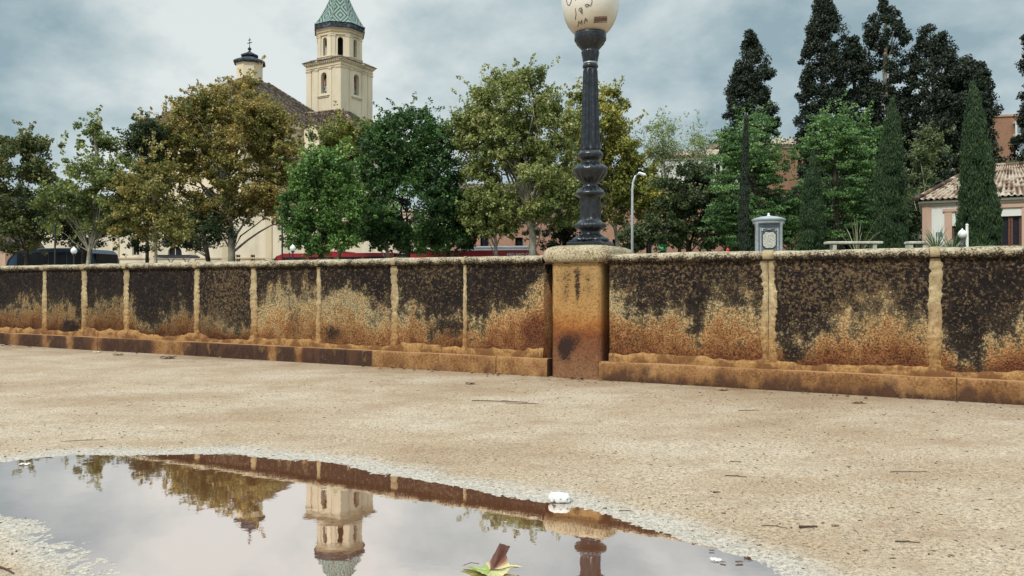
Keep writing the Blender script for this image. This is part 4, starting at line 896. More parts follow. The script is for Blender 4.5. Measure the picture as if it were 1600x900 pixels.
def crown_mesh(name, q, t, mat, parent, org):
    q = q-np.array(org)[None]; Fq = np.arange(len(q)).reshape(-1, 4)
    return npmesh(name, q, Fq, mat, parent, None, False, {'tint': t})
def ball(lobes, D, n, shell=.5, cr=0):
    """clump centres in lobes given in photo pixels (px, py, rx, ry[, weight]); cr > 0 gathers them into boughs"""
    lobes = [(l[0], l[1]+l[3]*.02, l[2]*.95, l[3]*.93, *l[4:]) for l in lobes]
    w = np.array([l[2]*l[3]*(l[4] if len(l) > 4 else 1) for l in lobes], float); w /= w.sum()
    L_ = np.array([l[:4] for l in lobes], float)
    def pts(k, sh):
        idx = rng.choice(len(lobes), k, p=w); d = rng.normal(size=(k, 3)); d /= np.linalg.norm(d, axis=1, keepdims=True); rr_ = (sh+(1-sh)*rng.random(k)**.6)[:, None]; l = L_[idx]
        c = np.stack([X(l[:, 0], D), np.full(k, D), Z(l[:, 1], D)], 1); rr = np.stack([l[:, 2]/F*D, np.minimum(l[:, 2], l[:, 3]*1.2)/F*D*.9, l[:, 3]/F*D], 1); return c+d*rr_*rr
    if not cr: return pts(n, shell)
    nb_ = max(5, n//8); boughs = pts(nb_, shell); which = rng.integers(0, nb_, n); off = rng.normal(size=(n, 3))*np.array([1.15, 1, .6])*cr*.68
    c = boughs[which]+off; c[:, 2] -= .12*cr*(off[:, 0]**2+off[:, 1]**2)/cr**2*.5; free = rng.random(n) < .22; c[free] = pts(int(free.sum()), shell) if free.any() else c[free]; return c
def tree(label, lobes, D, mat, n=220, m=60, cr=.55, leaf=.17, trunk=None, bm='bark_plane', tint=.45, tv=.2, shell=.45, gz=0, tr=.16, nb=12, bough=True, squash=.8, vis=False, group=None, cat='tree', name='plane_tree', sparse=False):
    """trunk: photo pixels [(px,py),...] from the lowest visible point upwards"""
    if D < 50 and lobes[0][0] < 1000: D *= 1.22; cr *= 1.17; leaf *= 1.15; tr *= 1.15
    cs = ball(lobes, D, n, shell, cr if bough else 0)
    base = (X(trunk[0][0], D), D, gz); root = empty(name, base, 0, label, cat, group)
    crs = cr*rng.uniform(.6, 1.35, n)
    # sun-bleached or turning leaves gather in patches
    t0 = tint+tv*2*(fbm(cs[:, 0]*.5+D, cs[:, 2]*.5, 3)-.5)*1.6+tv*rng.normal(size=n)*.4
    if not sparse: t0 = t0+.16*(np.arange(n) % 3 == 0)-.10
    q, t = leaves(cs, crs*.82, int(m*1.5), leaf*.76, t0, .11, squash=squash)
    no = int(n*.55); co = ball(lobes, D, no, 1.0); dd = co-cs.mean(0); co = co+rng.normal(size=(no, 3))*.22+dd/np.linalg.norm(dd, axis=1, keepdims=True)*.12
    q2, t2 = leaves(co, cr*rng.uniform(.25, .6, no), max(8, m//4), leaf*.8, np.full(no, tint)+tv*rng.normal(size=no)*.6, .16, squash=squash*1.1)
    up_ = cs[cs[:, 2] > np.quantile(cs[:, 2], .55)]; top_ = up_[rng.choice(len(up_), max(6, n//7))]; sh = []
    for c_ in top_:
        lx, ly = rng.normal(size=2)*.12; L_ = rng.uniform(.6, 1.6)*cr*1.7
        for k_ in range(7): f_ = (k_+1)/7; sh.append((c_[0]+lx*k_+rng.normal()*.08, c_[1]+ly*k_, c_[2]+L_*f_+rng.normal()*.05))
    sh = np.array(sh); q3, t3 = leaves(sh, np.tile(np.linspace(.34, .12, 7), len(top_))*cr/.5, max(6, m//8), leaf*.8, np.full(len(sh), tint+.12)+tv*rng.normal(size=len(sh))*.5, .15)
    q = np.concatenate([q, q2, q3]); t = np.concatenate([t, t2, t3])
    crown_mesh('crown', q, t, M[mat], root, base)
    b = MB(); B = Vector(base)
    path = [Vector(base)]+[P(a, c, D) for a, c in trunk[0:]]
    if path[1].z < gz+.3: path.pop(1)
    k = len(path); rad = [tr*1.25]+[tr*(1-.55*i/(k)) for i in range(1, k)]
    b.tube([p-B for p in path], rad, 9)
    top = path[-1]; hi = sorted(range(n), key=lambda i: rng.random())[:nb]
    for i in hi:
        e = Vector(cs[i]); j_ = int(rng.integers(max(1, k-3), max(2, k-1))); s_ = path[min(j_, k-1)].lerp(path[min(j_+1, k-1)], rng.random())
        if s_.z > e.z-.3: s_ = path[1].lerp(path[min(2, k-1)], .6)
        L_ = (e-s_).length
        mid = s_.lerp(e, .5)+Vector((rng.normal()*.15*L_*.5, rng.normal()*.1*L_, .12*L_)); q1 = s_.lerp(mid, .5)+Vector((rng.normal()*.05*L_, 0, .04*L_)); q2 = mid.lerp(e, .5)+Vector((0, 0, .04*L_))
        r0 = tr*rng.uniform(.18, .36); b.tube([s_-B, q1-B, mid-B, q2-B, e-B], [r0, r0*.8, r0*.6, r0*.4, r0*.15], 6)
        if rng.random() < .8:
            e2 = Vector(cs[rng.integers(n)]); 
            if (e2-mid).length < L_*.7: b.tube([mid-B, mid.lerp(e2, .5)-B+Vector((0, 0, .1)), e2-B], [r0*.45, r0*.3, r0*.1], 5)
    b.build('trunk', M[bm], root, True)
    return root
T = tree
# left group
T('dark olive plane tree cut by the left edge of the photo', [(-40, 320, 60, 75), (15, 270, 32, 50), (42, 245, 28, 30), (35, 310, 50, 60), (20, 370, 55, 32)], 47, 'l_mixed', 330, 60, .5, .17, [(42, 400), (42, 340)], 'bark_dark', .35)
T('thin-topped olive tree with a pale leaning trunk above the blue bus', [(120, 300, 48, 50), (165, 310, 42, 55), (135, 345, 70, 40), (110, 240, 25, 34, .8), (160, 232, 28, 40, .8), (132, 206, 16, 24, .8), (152, 200, 14, 22, .7), (190, 270, 25, 40)], 44, 'l_olive', 270, 48, .42, .155, [(138, 412), (142, 382), (150, 345), (149, 300), (152, 250), (148, 205)], 'bark_plane', .42, .2, .3, tr=.14, nb=22)
T('dark green tree poking up behind the left shoulder of the big brown tree', [(228, 212, 24, 30), (222, 255, 26, 40), (235, 300, 30, 50)], 62, 'l_dark', 130, 60, .6, .2, [(230, 400), (230, 300)], 'bark_dark', .5)
T('slender plane tree with reddish leaves left of the big brown tree', [(235, 295, 40, 50), (212, 345, 36, 36), (262, 350, 40, 42), (195, 300, 25, 40), (240, 250, 25, 25)], 43, 'l_brown', 230, 55, .42, .15, [(243, 410), (244, 380), (240, 330), (240, 280)], 'bark_plane', .45, .25, tr=.10, nb=12)
T('big golden brown plane tree with a pale forked trunk in front of the church', [(365, 185, 75, 58), (318, 178, 46, 42), (285, 200, 34, 40), (300, 225, 60, 62), (425, 228, 55, 62), (352, 270, 112, 75), (370, 158, 42, 24), (330, 148, 20, 18), (305, 335, 60, 36), (440, 310, 38, 45), (345, 325, 85, 30), (420, 186, 28, 28), (450, 212, 22, 28)], 65, 'l_brown', 980, 60, .62, .205, [(362, 412), (362, 385), (360, 352), (352, 315), (350, 270)], 'bark_plane', .50, .26, .4, tr=.34, nb=34)
T('dark shaded tree with two black trunks under the big brown tree', [(305, 365, 36, 28), (340, 362, 30, 26), (285, 350, 22, 26)], 61, 'l_dark', 90, 55, .5, .17, [(326, 412), (322, 385), (318, 360)], 'bark_dark', .4, tr=.22)
T('yellow-green tree behind, at the foot of the bell tower', [(525, 218, 36, 30), (562, 225, 26, 32), (540, 262, 42, 42), (490, 250, 20, 26)], 60, 'l_yellow', 210, 55, .6, .19, [(530, 400), (532, 280)], 'bark_dark', .25, .2)
T('small bright green tree left of the dense dark green tree', [(508, 272, 46, 38), (478, 322, 40, 46), (530, 325, 42, 50), (500, 366, 66, 32)], 42, 'l_green', 430, 60, .44, .15, [(500, 412), (502, 360)], 'bark_dark', .45, .25, .6, bough=False)
T('dense round dark green tree in the middle of the row', [(636, 218, 58, 50), (642, 192, 34, 22), (600, 248, 44, 58), (682, 255, 46, 62), (640, 320, 84, 66), (708, 335, 36, 48), (588, 345, 40, 40), (650, 372, 86, 22)], 46, 'l_deep', 800, 60, .46, .155, [(637, 412), (636, 385), (634, 350)], 'bark_dark', .34, .24, .62, tr=.22, bough=False)
T('low-branched tree with crossing bare limbs beside the dense green tree', [(592, 362, 26, 18), (620, 366, 24, 15), (575, 350, 18, 16)], 46, 'l_dark', 45, 45, .4, .15, [(607, 412), (606, 395), (600, 378)], 'bark_plane', .45, tr=.15, nb=14)
T('tall olive plane tree with a thick pale trunk left of the lamp post', [(798, 168, 66, 52), (765, 225, 54, 58), (862, 215, 44, 68), (815, 285, 92, 66), (742, 205, 30, 44), (822, 128, 30, 22), (775, 330, 60, 42), (870, 310, 34, 52), (755, 150, 22, 18), (868, 150, 20, 24, .6)], 45, 'l_olive', 900, 60, .48, .16, [(833, 412), (832, 392), (832, 368), (828, 335), (822, 290)], 'bark_plane', .55, .22, .45, tr=.27, nb=30)
T('slim tree with a pale trunk in front of the pink brick wall', [(772, 345, 28, 24), (758, 330, 22, 26)], 56, 'l_olive', 60, 45, .45, .17, [(775, 405), (775, 385), (773, 360)], 'bark_plane', .35, tr=.15)
T('yellowing plane tree directly behind the lamp post', [(925, 205, 42, 48), (957, 165, 20, 26), (903, 160, 15, 26, .6), (965, 250, 40, 52), (995, 285, 34, 42), (935, 305, 58, 52), (905, 260, 30, 50), (1015, 318, 30, 34)], 49, 'l_yellow', 480, 58, .5, .17, [(965, 405), (964, 380), (960, 345), (955, 300)], 'bark_plane', .42, .24, .4, tr=.16, nb=24)
T('wispy pale tree rising right of the lamp post', [(1030, 205, 32, 26), (1050, 235, 38, 26), (1020, 240, 24, 22)], 62, 'l_wispy', 120, 26, .5, .13, [(1040, 400), (1042, 300), (1036, 240), (1034, 200)], 'bark_plane', .4, .2, .1, tr=.10, nb=24)
T('thin pale tree in front of the off-white building', [(1100, 225, 26, 24), (1112, 250, 24, 24)], 64, 'l_wispy', 70, 24, .5, .13, [(1100, 400), (1102, 300), (1102, 235)], 'bark_plane', .3, .2, .1, tr=.09, nb=18)
T('dark olive tree right of the curved white street lamp', [(1070, 305, 44, 52), (1112, 325, 42, 50), (1048, 350, 42, 40), (1005, 372, 30, 22), (1085, 268, 26, 26), (1090, 365, 55, 24)], 53, 'l_dark', 330, 58, .5, .17, [(1075, 410), (1074, 370)], 'bark_dark', .72, .25, .5)
T('bushy dark tree behind the thick pale plane trunk', [(885, 345, 30, 40), (865, 370, 40, 24), (905, 365, 24, 24)], 63, 'l_dark', 120, 55, .5, .16, [(880, 410), (880, 370)], 'bark_dark', .45)
T('shaded tree filling the gap behind the dense green tree', [(700, 370, 46, 26), (735, 350, 24, 30)], 58, 'l_dark', 90, 55, .5, .17, [(700, 410), (700, 370)], 'bark_dark', .5)
T('dark green tree low behind the thin-topped olive tree', [(150, 350, 60, 36), (90, 330, 50, 50), (200, 370, 30, 20)], 58, 'l_dark', 200, 55, .55, .18, [(130, 405), (130, 370)], 'bark_dark', .45)
# feathery light green trees
T('dark shaded tree filling the space between the two feathery green trees', [(1165, 335, 50, 46), (1235, 335, 40, 46), (1330, 335, 55, 46), (1120, 360, 40, 30)], 58, 'l_dark', 260, 55, .55, .18, [(1235, 400), (1235, 360)], 'bark_dark', .45, name='broadleaf_tree')
L1 = dict(name='locust_tree', squash=.28, m=75, leaf=.12, cr=.60, shell=.35, tv=.25, nb=20)
T('feathery light green tree behind the small metal kiosk', [(1182, 225, 42, 48), (1158, 285, 46, 56), (1215, 290, 36, 66), (1180, 345, 66, 42), (1186, 190, 22, 20), (1130, 340, 34, 40), (1145, 235, 22, 40)], 46, 'l_locust', n=330, trunk=[(1180, 400), (1182, 330), (1182, 250)], bm='bark_dark', **L1)
T('feathery light green tree left of the dark green conifers', [(1300, 218, 36, 44), (1312, 280, 50, 64), (1348, 300, 28, 66), (1292, 335, 46, 48), (1284, 188, 18, 20), (1345, 225, 22, 26), (1320, 360, 60, 26)], 46, 'l_locust', n=330, trunk=[(1310, 400), (1308, 320), (1302, 240)], bm='bark_dark', gz=1.9, **L1)
T('grey-green loose tree between two conical conifers', [(1437, 270, 26, 46), (1432, 330, 28, 46), (1450, 225, 14, 24)], 56, 'l_dark', 170, 50, .5, .16, [(1437, 400), (1437, 300)], 'bark_plane', .95, .25, .3, gz=1.9)
T('dark bushy tree filling the gap behind the tall garden grass', [(1250, 350, 46, 36), (1290, 320, 32, 40), (1380, 345, 70, 38)], 54, 'l_dark', 260, 50, .55, .18, [(1290, 400), (1290, 350)], 'bark_dark', .45, gz=1.9, name='broadleaf_tree')
T('dark shrubby tree behind the roof of the garden house', [(1570, 285, 50, 26), (1530, 300, 40, 30), (1600, 262, 16, 22)], 62, 'l_dark', 120, 50, .5, .18, [(1570, 400), (1570, 300)], 'bark_dark', .7, gz=1.9, name='broadleaf_tree')

def cypress(label, prof, D, mat, n=320, m=60, cr=.45, leaf=.16, gz=0, cx_=None, gaps=0, bm='bark_dark', tint=.4, name='cypress', group=None, vert=True, tr=.2, lumps=.22):
    """prof: [(py, centre px, half width px)] top to bottom"""
    pr_ = np.array(prof, float)
    if D > 65: pr_[2:, 2] *= 1.16
    y0, y1 = pr_[0, 0], pr_[-1, 0]; yy = np.linspace(y0, y1, 200); ww = np.interp(yy, pr_[:, 0], pr_[:, 2]); cdf = np.cumsum(ww+1.5); cdf /= cdf[-1]
    y = np.interp(rng.random(n), cdf, yy); w = np.interp(y, pr_[:, 0], pr_[:, 2]); cxp = np.interp(y, pr_[:, 0], pr_[:, 1])
    a = rng.random(n)*2*PI; hgt = (y1-y)/F*D; lump = 1+lumps*2*(fbm(a/(2*PI)*7+D, hgt*.55, 2)-.5); r = (.55+.45*rng.random(n)**.5)*lump
    cri = np.minimum(cr, w/F*D*.75+.05)*rng.uniform(.6, 1.25, n); w_m = np.maximum(w/F*D-cri*.65, .02)
    c = np.stack([X(cxp, D)+np.cos(a)*r*w_m, D+np.sin(a)*r*w_m, Z(y, D)], 1)
    if gaps:
        keep = fbm(c[:, 0]*.7+3, c[:, 2]*.45, 2) > gaps; c = c[keep]; n = len(c); cri = cri[keep]
    base = (X(pr_[-1, 1], D), D, gz); root = empty(name, base, 0, label, 'cypress', group)
    t0 = tint+.25*rng.normal(size=n)*.5; q, t = leaves(c, cri, m, leaf, t0, .14, vert=vert, up=.1, squash=1.35 if vert else .9)
    crown_mesh('crown', q, t, M[mat], root, base)
    b = MB(); B = Vector(base); pts = [Vector((0, 0, 0))]+[P(cx2, yq, D)-B for yq, cx2, _ in reversed(prof)]; pts = [pts[0]]+[p for p in pts[1:] if p.z > .3]
    b.tube(pts, [tr*(1-.9*i/(len(pts)-1)) for i in range(len(pts))], 8)
    if gaps:
        for i in rng.choice(n, 40): e = Vector(c[i])-B; s_ = Vector((pts[1].x*.3+e.x*.2, 0, e.z-1.6)); b.tube([s_, s_.lerp(e, .5)+Vector((0, 0, .2)), e], [.09, .06, .03], 5)
    b.build('trunk', M[bm], root, True); return root
big = dict(mat='l_cyp', m=150, cr=.58, leaf=.145, gz=1.9, vert=False, tr=.35, lumps=.5)
cypress('lone old dark cypress standing apart behind the light green tree', [(48, 1172, 6), (70, 1174, 16), (95, 1174, 22), (130, 1172, 30), (170, 1172, 36), (190, 1172, 38), (220, 1165, 36), (300, 1165, 34), (400, 1165, 30)], 72, n=430, **{**big, 'gz': 0})
cypress('tallest old dark cypress at the left of the tall group', [(-8, 1286, 8), (20, 1288, 22), (50, 1288, 27), (95, 1284, 30), (150, 1286, 34), (230, 1288, 40), (400, 1284, 34)], 72, n=520, **big)
cypress('shorter old dark cypress between the two tallest ones', [(62, 1333, 8), (82, 1332, 20), (120, 1334, 30), (180, 1338, 36), (260, 1335, 38), (400, 1335, 30)], 74, n=420, **big)
cypress('old dark cypress with pale limbs showing through its middle', [(2, 1379, 6), (16, 1381, 18), (40, 1384, 29), (75, 1384, 33), (110, 1382, 30), (150, 1384, 30), (200, 1392, 44), (280, 1394, 48), (400, 1390, 34)], 73, n=430, gaps=.31, **{**big, 'bm': 'bark_plane'})
cypress('broad irregular old cypress with a pale limb near its top', [(40, 1452, 12), (58, 1454, 26), (90, 1456, 33), (130, 1458, 42), (180, 1462, 54), (260, 1465, 60), (400, 1465, 45)], 72, n=640, gaps=.22, **{**big, 'bm': 'bark_plane'})
cypress('widest bushy old cypress at the right of the tall group', [(94, 1512, 12), (108, 1510, 30), (140, 1511, 37), (180, 1513, 39), (240, 1512, 42), (300, 1508, 42), (400, 1510, 40)], 70, n=600, **big)
cypress('old dark cypress just cut by the right edge of the photo', [(20, 1640, 8), (50, 1638, 34), (90, 1636, 38), (130, 1640, 32), (200, 1622, 30), (260, 1622, 34), (400, 1625, 32)], 71, n=330, **big)
sml = dict(mat='l_cypg', leaf=.075, m=210)
cypress('very thin dark pencil cypress just left of the metal kiosk', [(176, 1167, .6), (215, 1165, 3.6), (260, 1164, 6), (320, 1162, 8), (400, 1162, 9)], 35, n=260, cr=.13, **{**sml, 'leaf': .06, 'mat': 'l_cyp'}, tr=.08, lumps=.1)
cypress('small green cypress between the kiosk and the bench', [(240, 1270, 2), (262, 1270, 7), (300, 1269, 14), (350, 1268, 20), (400, 1268, 21)], 36, n=230, cr=.26, gz=1.6, tr=.1, **sml)
cypress('narrow green cypress standing behind the long pale bench', [(158, 1394, 2), (180, 1394, 8), (220, 1393, 15), (270, 1392, 21), (330, 1391, 25), (400, 1391, 26)], 36, n=420, cr=.28, gz=1.9, tr=.1, lumps=.16, **sml)
cypress('conical green cypress standing in front of the garden house', [(132, 1520, 3), (160, 1522, 9), (200, 1524, 16), (260, 1526, 23), (310, 1528, 27), (345, 1530, 31), (392, 1530, 31)], 31, n=640, cr=.24, gz=1.9, tr=.1, lumps=.16, **sml)

# ------------------------------------------------------------ buses
def side_path(L_, H, nose=.5):  # profile in x,z
    return
def bus(name, label, p0, D0, p1, D1, top0, top1, mat, roofm, segs=1, style='coach'):
    a = Vector((X(p0, D0), D0, 0)); c = Vector((X(p1, D1), D1, 0)); L_ = (c-a).length; rz = math.atan2(c.y-a.y, c.x-a.x)
    r = empty(name, a*1.2, rz, label, 'bus'); Wd = 2.5; r.scale = (1.2, 1.2, 1.155)
    return r, L_, Wd
r, L_, Wd = bus('coach', 'dark blue coach parked behind the trees at the left', 6, 51, 147, 50, 388, 388, None, None)
r['label'] = 'dark blue coach with a pale roof parked behind the trees at the left'
def prism(mb, prof, y0, y1):   # prof: (x,z) loop
    n = len(prof); mb.add([(x, y0, z) for x, z in prof]+[(x, y1, z) for x, z in prof], [tuple(range(n))]+[tuple(range(2*n-1, n-1, -1))]+[(i, i+n, (i+1) % n+n, (i+1) % n) for i in range(n)])
Hc = 3.02
body = [(0, .35), (L_, .35), (L_, 2.0), (L_-.15, 2.75), (L_-.45, 3.0), (L_*.5, 3.05), (1.4, 3.0), (.7, 2.8), (.25, 2.3), (0, 1.4)]
b = MB(); prism(b, body, 0, 2.5); b.build('body', M['busblue'], r)
b = MB(); prism(b, [(1.2, 2.97), (2.0, 3.09), (L_-1.5, 3.12), (L_-.6, 3.02)], .12, 2.4); b.build('roof', M['buswhite'], r)
xs_ = [(.95, 1.75), (1.85, 3.1), (3.2, 4.4), (4.5, L_-.55)]
for x0, x1 in xs_:
    q = MB(); q.box(x0, x1, -.02, .05, 1.5, 2.82); q.build('window', M['glassdark'], r)
q = MB(); q.box(L_-.02, L_+.015, .2, 2.3, 1.3, 2.0); q.box(L_-.14, L_-.02, .22, 2.28, 2.0, 2.72); q.build('rear_window', M['glassdark'], r)
q = MB(); prism(q, [(.02, 1.45), (.35, 2.35), (.80, 2.78), (.84, 2.74), (.4, 2.30), (.07, 1.45)], -.012, 2.51); q.build('windscreen', M['glassdark'], r)
q = MB(); q.box(L_-.46, L_-.2, -.014, .02, .6, 2.75); q.build('door', plain('bright_blue_panel', (.05, .22, .36), .25), r)
def wheels(r, xs, w=2.5):
    for x in xs:
        for y in (.0, w-.28): q = MB(); q.M = Matrix.Translation((x, y, .5)) @ Matrix.Rotation(-PI/2, 4, 'X'); q.lathe([(.46, 0), (.5, .04), (.5, .24), (.46, .28)], 24); wo = q.build('wheel', M['rubber'], r); q2 = MB(); q2.M = q.M; q2.lathe([(.28, -.01), (.28, .29)], 16); q2.build('rim', M['buswhite'], wo)
wheels(r, (1.4, L_-1.8))
r, L_, _ = bus('articulated_bus', '', 424, 54, 834, 50.5, 0, 0, None, None); r['label'] = 'long red articulated city bus with a white roof passing behind the trees'
js = L_*.505
b = MB(); prism(b, [(0, .35), (js-.4, .35), (js-.4, 2.88), (.9, 2.88), (.35, 2.7), (.08, 2.2), (0, 1.2)], 0, 2.5); prism(b, [(js+.4, .35), (L_, .35), (L_, 2.75), (L_-.2, 2.94), (js+.4, 2.94)], 0, 2.5); b.build('body', M['busred'], r)
b = MB(); b.box(js+.42, L_-.15, .12, 2.38, 2.945, 3.05, .04); b.build('roof', M['buswhite'], r)
b = MB(); b.box(L_-4.9, L_-.4, .3, 2.2, 3.055, 3.28, .08); b.build('roof_unit', M['buswhite'], r)
b = MB(); b.box(3.2, 5.2, .4, 2.1, 2.89, 3.02, .05); b.build('roof_hatch', M['busred'], r)
b = MB(); 
for k in range(9): x = js-.4+k*.0889; b.box(x+.004, x+.08, .08+.05*(k % 2), 2.42-.05*(k % 2), .4, 2.8)
b.build('bellows', M['black'], r)
for a_, c_ in [(.75+i*1.95, .75+i*1.95+1.8) for i in range(4)]+[(js+.9+i*1.95, js+.9+i*1.95+1.8) for i in range(4)]:
    q = MB(); q.box(a_, c_, -.02, .05, 1.25, 2.62 if a_ < js else 2.32); q.build('window', M['glassdark'], r)
q = MB(); prism(q, [(-.012, 1.25), (.08, 2.25), (.34, 2.66), (.40, 2.6), (.2, 1.25)], -.012, 2.512); q.build('windscreen', M['glassdark'], r)
wheels(r, (2.6, js-2.0, L_-3.0))
fc = bpy.data.curves.new('t', 'FONT'); fc.body = 'PISO BAJO CO'; fc.size = .40; fc.extrude = .006; fc.offset = .008
fo = bpy.data.objects.new('t', fc); COL.objects.link(fo); dg = bpy.context.evaluated_depsgraph_get(); tm = bpy.data.meshes.new_from_object(fo.evaluated_get(dg)); bpy.data.objects.remove(fo)
xsv = [v.co.x for v in tm.vertices]; sc_ = 1.55/(max(xsv)-min(xsv)); tm.transform(Matrix.Diagonal((sc_, sc_*1.05, 1, 1))); tm.transform(Matrix.Rotation(PI/2, 4, 'X')); tm.materials.clear(); tm.materials.append(M['bulb']); tm.name = 'lettering'
lo = bpy.data.objects.new('lettering', tm); COL.objects.link(lo); lo.parent = r; lo.location = (L_-1.72, -.012, 2.60)

# ------------------------------------------------------------ street furniture
def pedestrian_lamp(px_, py_, D, label, half, gz=0):
    z = Z(py_, D); r = empty('garden_lamp', (X(px_, D), D, gz), 0, label, 'street lamp', 'small white globe lamps'); rr = half/F*D; zc = z-gz
    b = MB(); b.tube([(0, 0, 0), (0, 0, zc-rr*1.2)], [.06, .04], 10); b.lathe([(.12, 0), (.12, .3), (.07, .4)], 12); b.lathe([(.05, zc-rr*1.55), (.10, zc-rr*1.3), (rr*.6, zc-rr*1.02), (rr*.55, zc-rr*.9)], 14); b.build('post', M['black'], r, True)
    b = MB(); b.lathe([(rr*.5, zc-rr*.95), (rr*.82, zc-rr*.6), (rr, zc-rr*.1), (rr*.97, zc+rr*.3), (rr*.75, zc+rr*.75), (rr*.4, zc+rr*1.05), (rr*.2, zc+rr*1.15), (rr*.22, zc+rr*1.3), (rr*.05, zc+rr*1.5)], 24); b.build('globe', M['bulb'], r, 'all')
pedestrian_lamp(115.5, 392, 44, 'small white globe lamp in front of the blue coach', 4.6)
pedestrian_lamp(457.5, 388, 44, 'small white globe lamp beside the front of the red bus', 4.4)
pedestrian_lamp(1503.5, 366, 29, 'small white globe lamp in front of the garden house', 6.2, 1.9)
def pole(px_, top, D, label, rad=.04, mat='black', cat='pole', gz=0, name='pole'):
    r = empty(name, (X(px_, D), D, gz), 0, label, cat); b = MB(); zt_ = Z(top, D)-gz; b.tube([(0, 0, 0), (0, 0, zt_)], [rad*1.3, rad], 10); b.build('shaft', M[mat], r, True); b = MB(); b.lathe([(rad*2.6, 0), (rad*2.6, .05), (rad*1.5, .12)], 12); b.build('foot', M[mat], r); b = MB(); b.lathe([(rad*1.2, zt_), (rad*1.2, zt_+.03), (.01, zt_+.06)], 10); b.build('cap', M[mat], r)
pole(86, 352, 45, 'thin dark pole crossing the side of the blue coach', .045)
pole(441, 352, 43, 'thin dark pole left of the white globe lamp by the red bus', .04)
pole(452, 396, 43.5, 'short dark pole touching the globe lamp by the red bus', .03)
pole(1511, 352, 29, 'white square-looking post beside the globe lamp at the garden house', .045, 'buswhite', 'post', 1.9)
r = empty('curved_street_lamp', (X(988, 42), 42, 0), 0, 'curved white street lamp on a slim pole right of the iron lamp post', 'street lamp')
k = 42/F; zt = Z(272, 42); b = MB(); b.tube([(0, 0, 0), (0, 0, Z(330, 42)), (0, 0, Z(296, 42)), (1.5*k, 0, Z(284, 42)), (5*k, 0, Z(275, 42)), (10*k, 0, Z(271, 42)), (14*k, 0, Z(270.5, 42))], [.085, .07, .065, .06, .055, .05, .045], 10); b.build('pole', M['greypole'], r, 'all')
b = MB(); b.M = Matrix.Translation((15.2*k, 0, Z(272, 42))) @ Matrix.Rotation(R(18), 4, 'Y'); b.box(-.22, .22, -.11, .11, -.07, .07, .05); b.build('lamp_head', M['bulb'], r)
b = MB(); b.lathe([(.16, 0), (.16, .25), (.09, .4)], 12); b.build('foot', M['greypole'], r)
# bus shelter
D = 54; k = D/F; r = empty('bus_shelter', (X(275, D), D, 0), 0, 'flat-roofed bus shelter on forked grey struts behind the brown tree', 'shelter'); b = MB(); zt = Z(400, D)
b.box(-29*k, 30*k, -.7, .9, zt-.12, zt, .04); b.box(-27*k, 28*k, -.6, .8, zt, zt+.06, .02); b.build('roof', M['slategrey'] if 'slategrey' in M else plain('grey_metal', (.12, .14, .17), .5, .2), r)
for x in (-8*k, 17*k):
    b = MB(); b.tube([(x, 0, 0), (x, 0, zt-.5)], .05, 8); b.tube([(x, 0, zt-.5), (x-6*k, 0, zt-.12)], .035, 8); b.tube([(x, 0, zt-.5), (x+6*k, 0, zt-.12)], .035, 8); b.build('support', M['greypole'], r)
b = MB(); b.box(-20*k, 22*k, .7, .76, .4, zt-.6); b.build('back_panel', M['glassdark'], r)
# metal kiosk
D = 27.5; k = D/F; gzk = terr(X(1200, D), D); r = empty('kiosk', (X(1201, D), D, gzk-.05), R(-14), 'round-lidded grey metal kiosk with a framed relief panel behind the wall', 'kiosk')
kz = lambda y: Z(y, D)-gzk+.05
mt = plain('painted_grey_metal', (.15, .18, .21), .45, .3, .3, 10); ml = plain('light_grey_metal', (.36, .40, .44), .4, .3, .2, 10); mrel = plain('worn_relief', (.42, .42, .38), .8, 0, .6, 26, .3, 1.0)
hwk = 20*k*.9
b = MB(); b.box(-hwk, hwk, -hwk*.75, hwk*.75, 0, kz(349), .02); b.build('body', mt, r)
b = MB()
for sx in (-1, 1):
    for sy in (-1, 1): b.lathe([(.075, 0), (.075, .15), (.05, .18), (.05, kz(354)), (.07, kz(352)), (.075, kz(349))], 14, (sx*(hwk-.01), sy*(hwk*.75-.01), 0))
b.build('corner_column', ml, r, True)
b = MB(); b.lathe([(23.5*k, kz(350)), (24*k, kz(349)), (24.2*k, kz(347.5)), (23.4*k, kz(346.8)), (25.2*k, kz(345.5)), (25.8*k, kz(344)), (25.4*k, kz(342.6)), (23*k, kz(341.8)), (20*k, kz(340.5)), (12*k, kz(338.6)), (3*k, kz(337.6))], 48); b.build('lid', ml, r, True)
b = MB(); b.lathe([(3*k, kz(338)), (2.4*k, kz(336.5)), (1.2*k, kz(336)), (2.0*k, kz(335)), (1.6*k, kz(333.6)), (.2*k, kz(332.5))], 16); b.build('finial', M['bulb'], r, 'all')
fy = -hwk*.75; b = MB(); x0, x1, z0_, z1_ = -13.5*k, 13.5*k, kz(394), kz(357)
b.box(x0, x1, fy-.03, fy, z1_-.04, z1_); b.box(x0, x0+.04, fy-.03, fy, z0_, z1_-.04); b.box(x1-.04, x1, fy-.03, fy, z0_, z1_-.04)
b.build('door_frame', ml, r)
def octo(mb, hx_, z0, z1, y0, y1, c): prism(mb, [(-hx_+c, z0), (hx_-c, z0), (hx_, z0+c), (hx_, z1-c), (hx_-c, z1), (-hx_+c, z1), (-hx_, z1-c), (-hx_, z0+c)], y0, y1)
b = MB(); octo(b, 10.5*k, kz(389), kz(362), fy-.025, fy-.001, .09); po = b.build('panel_frame', M['black'], r); b = MB(); octo(b, 9.4*k, kz(388), kz(363.5), fy-.045, fy-.02, .09); b.build('relief', mrel, po)
b = MB()
for px__, py__, w_ in ((0, 359, .09), (-10, 360, .04), (10, 360, .04)): b.lathe([(w_, -.02), (w_*.8, .0), (w_*.2, .02)], 12, (px__*k, fy-.02, kz(py__)))
b.build('rosette', ml, r)
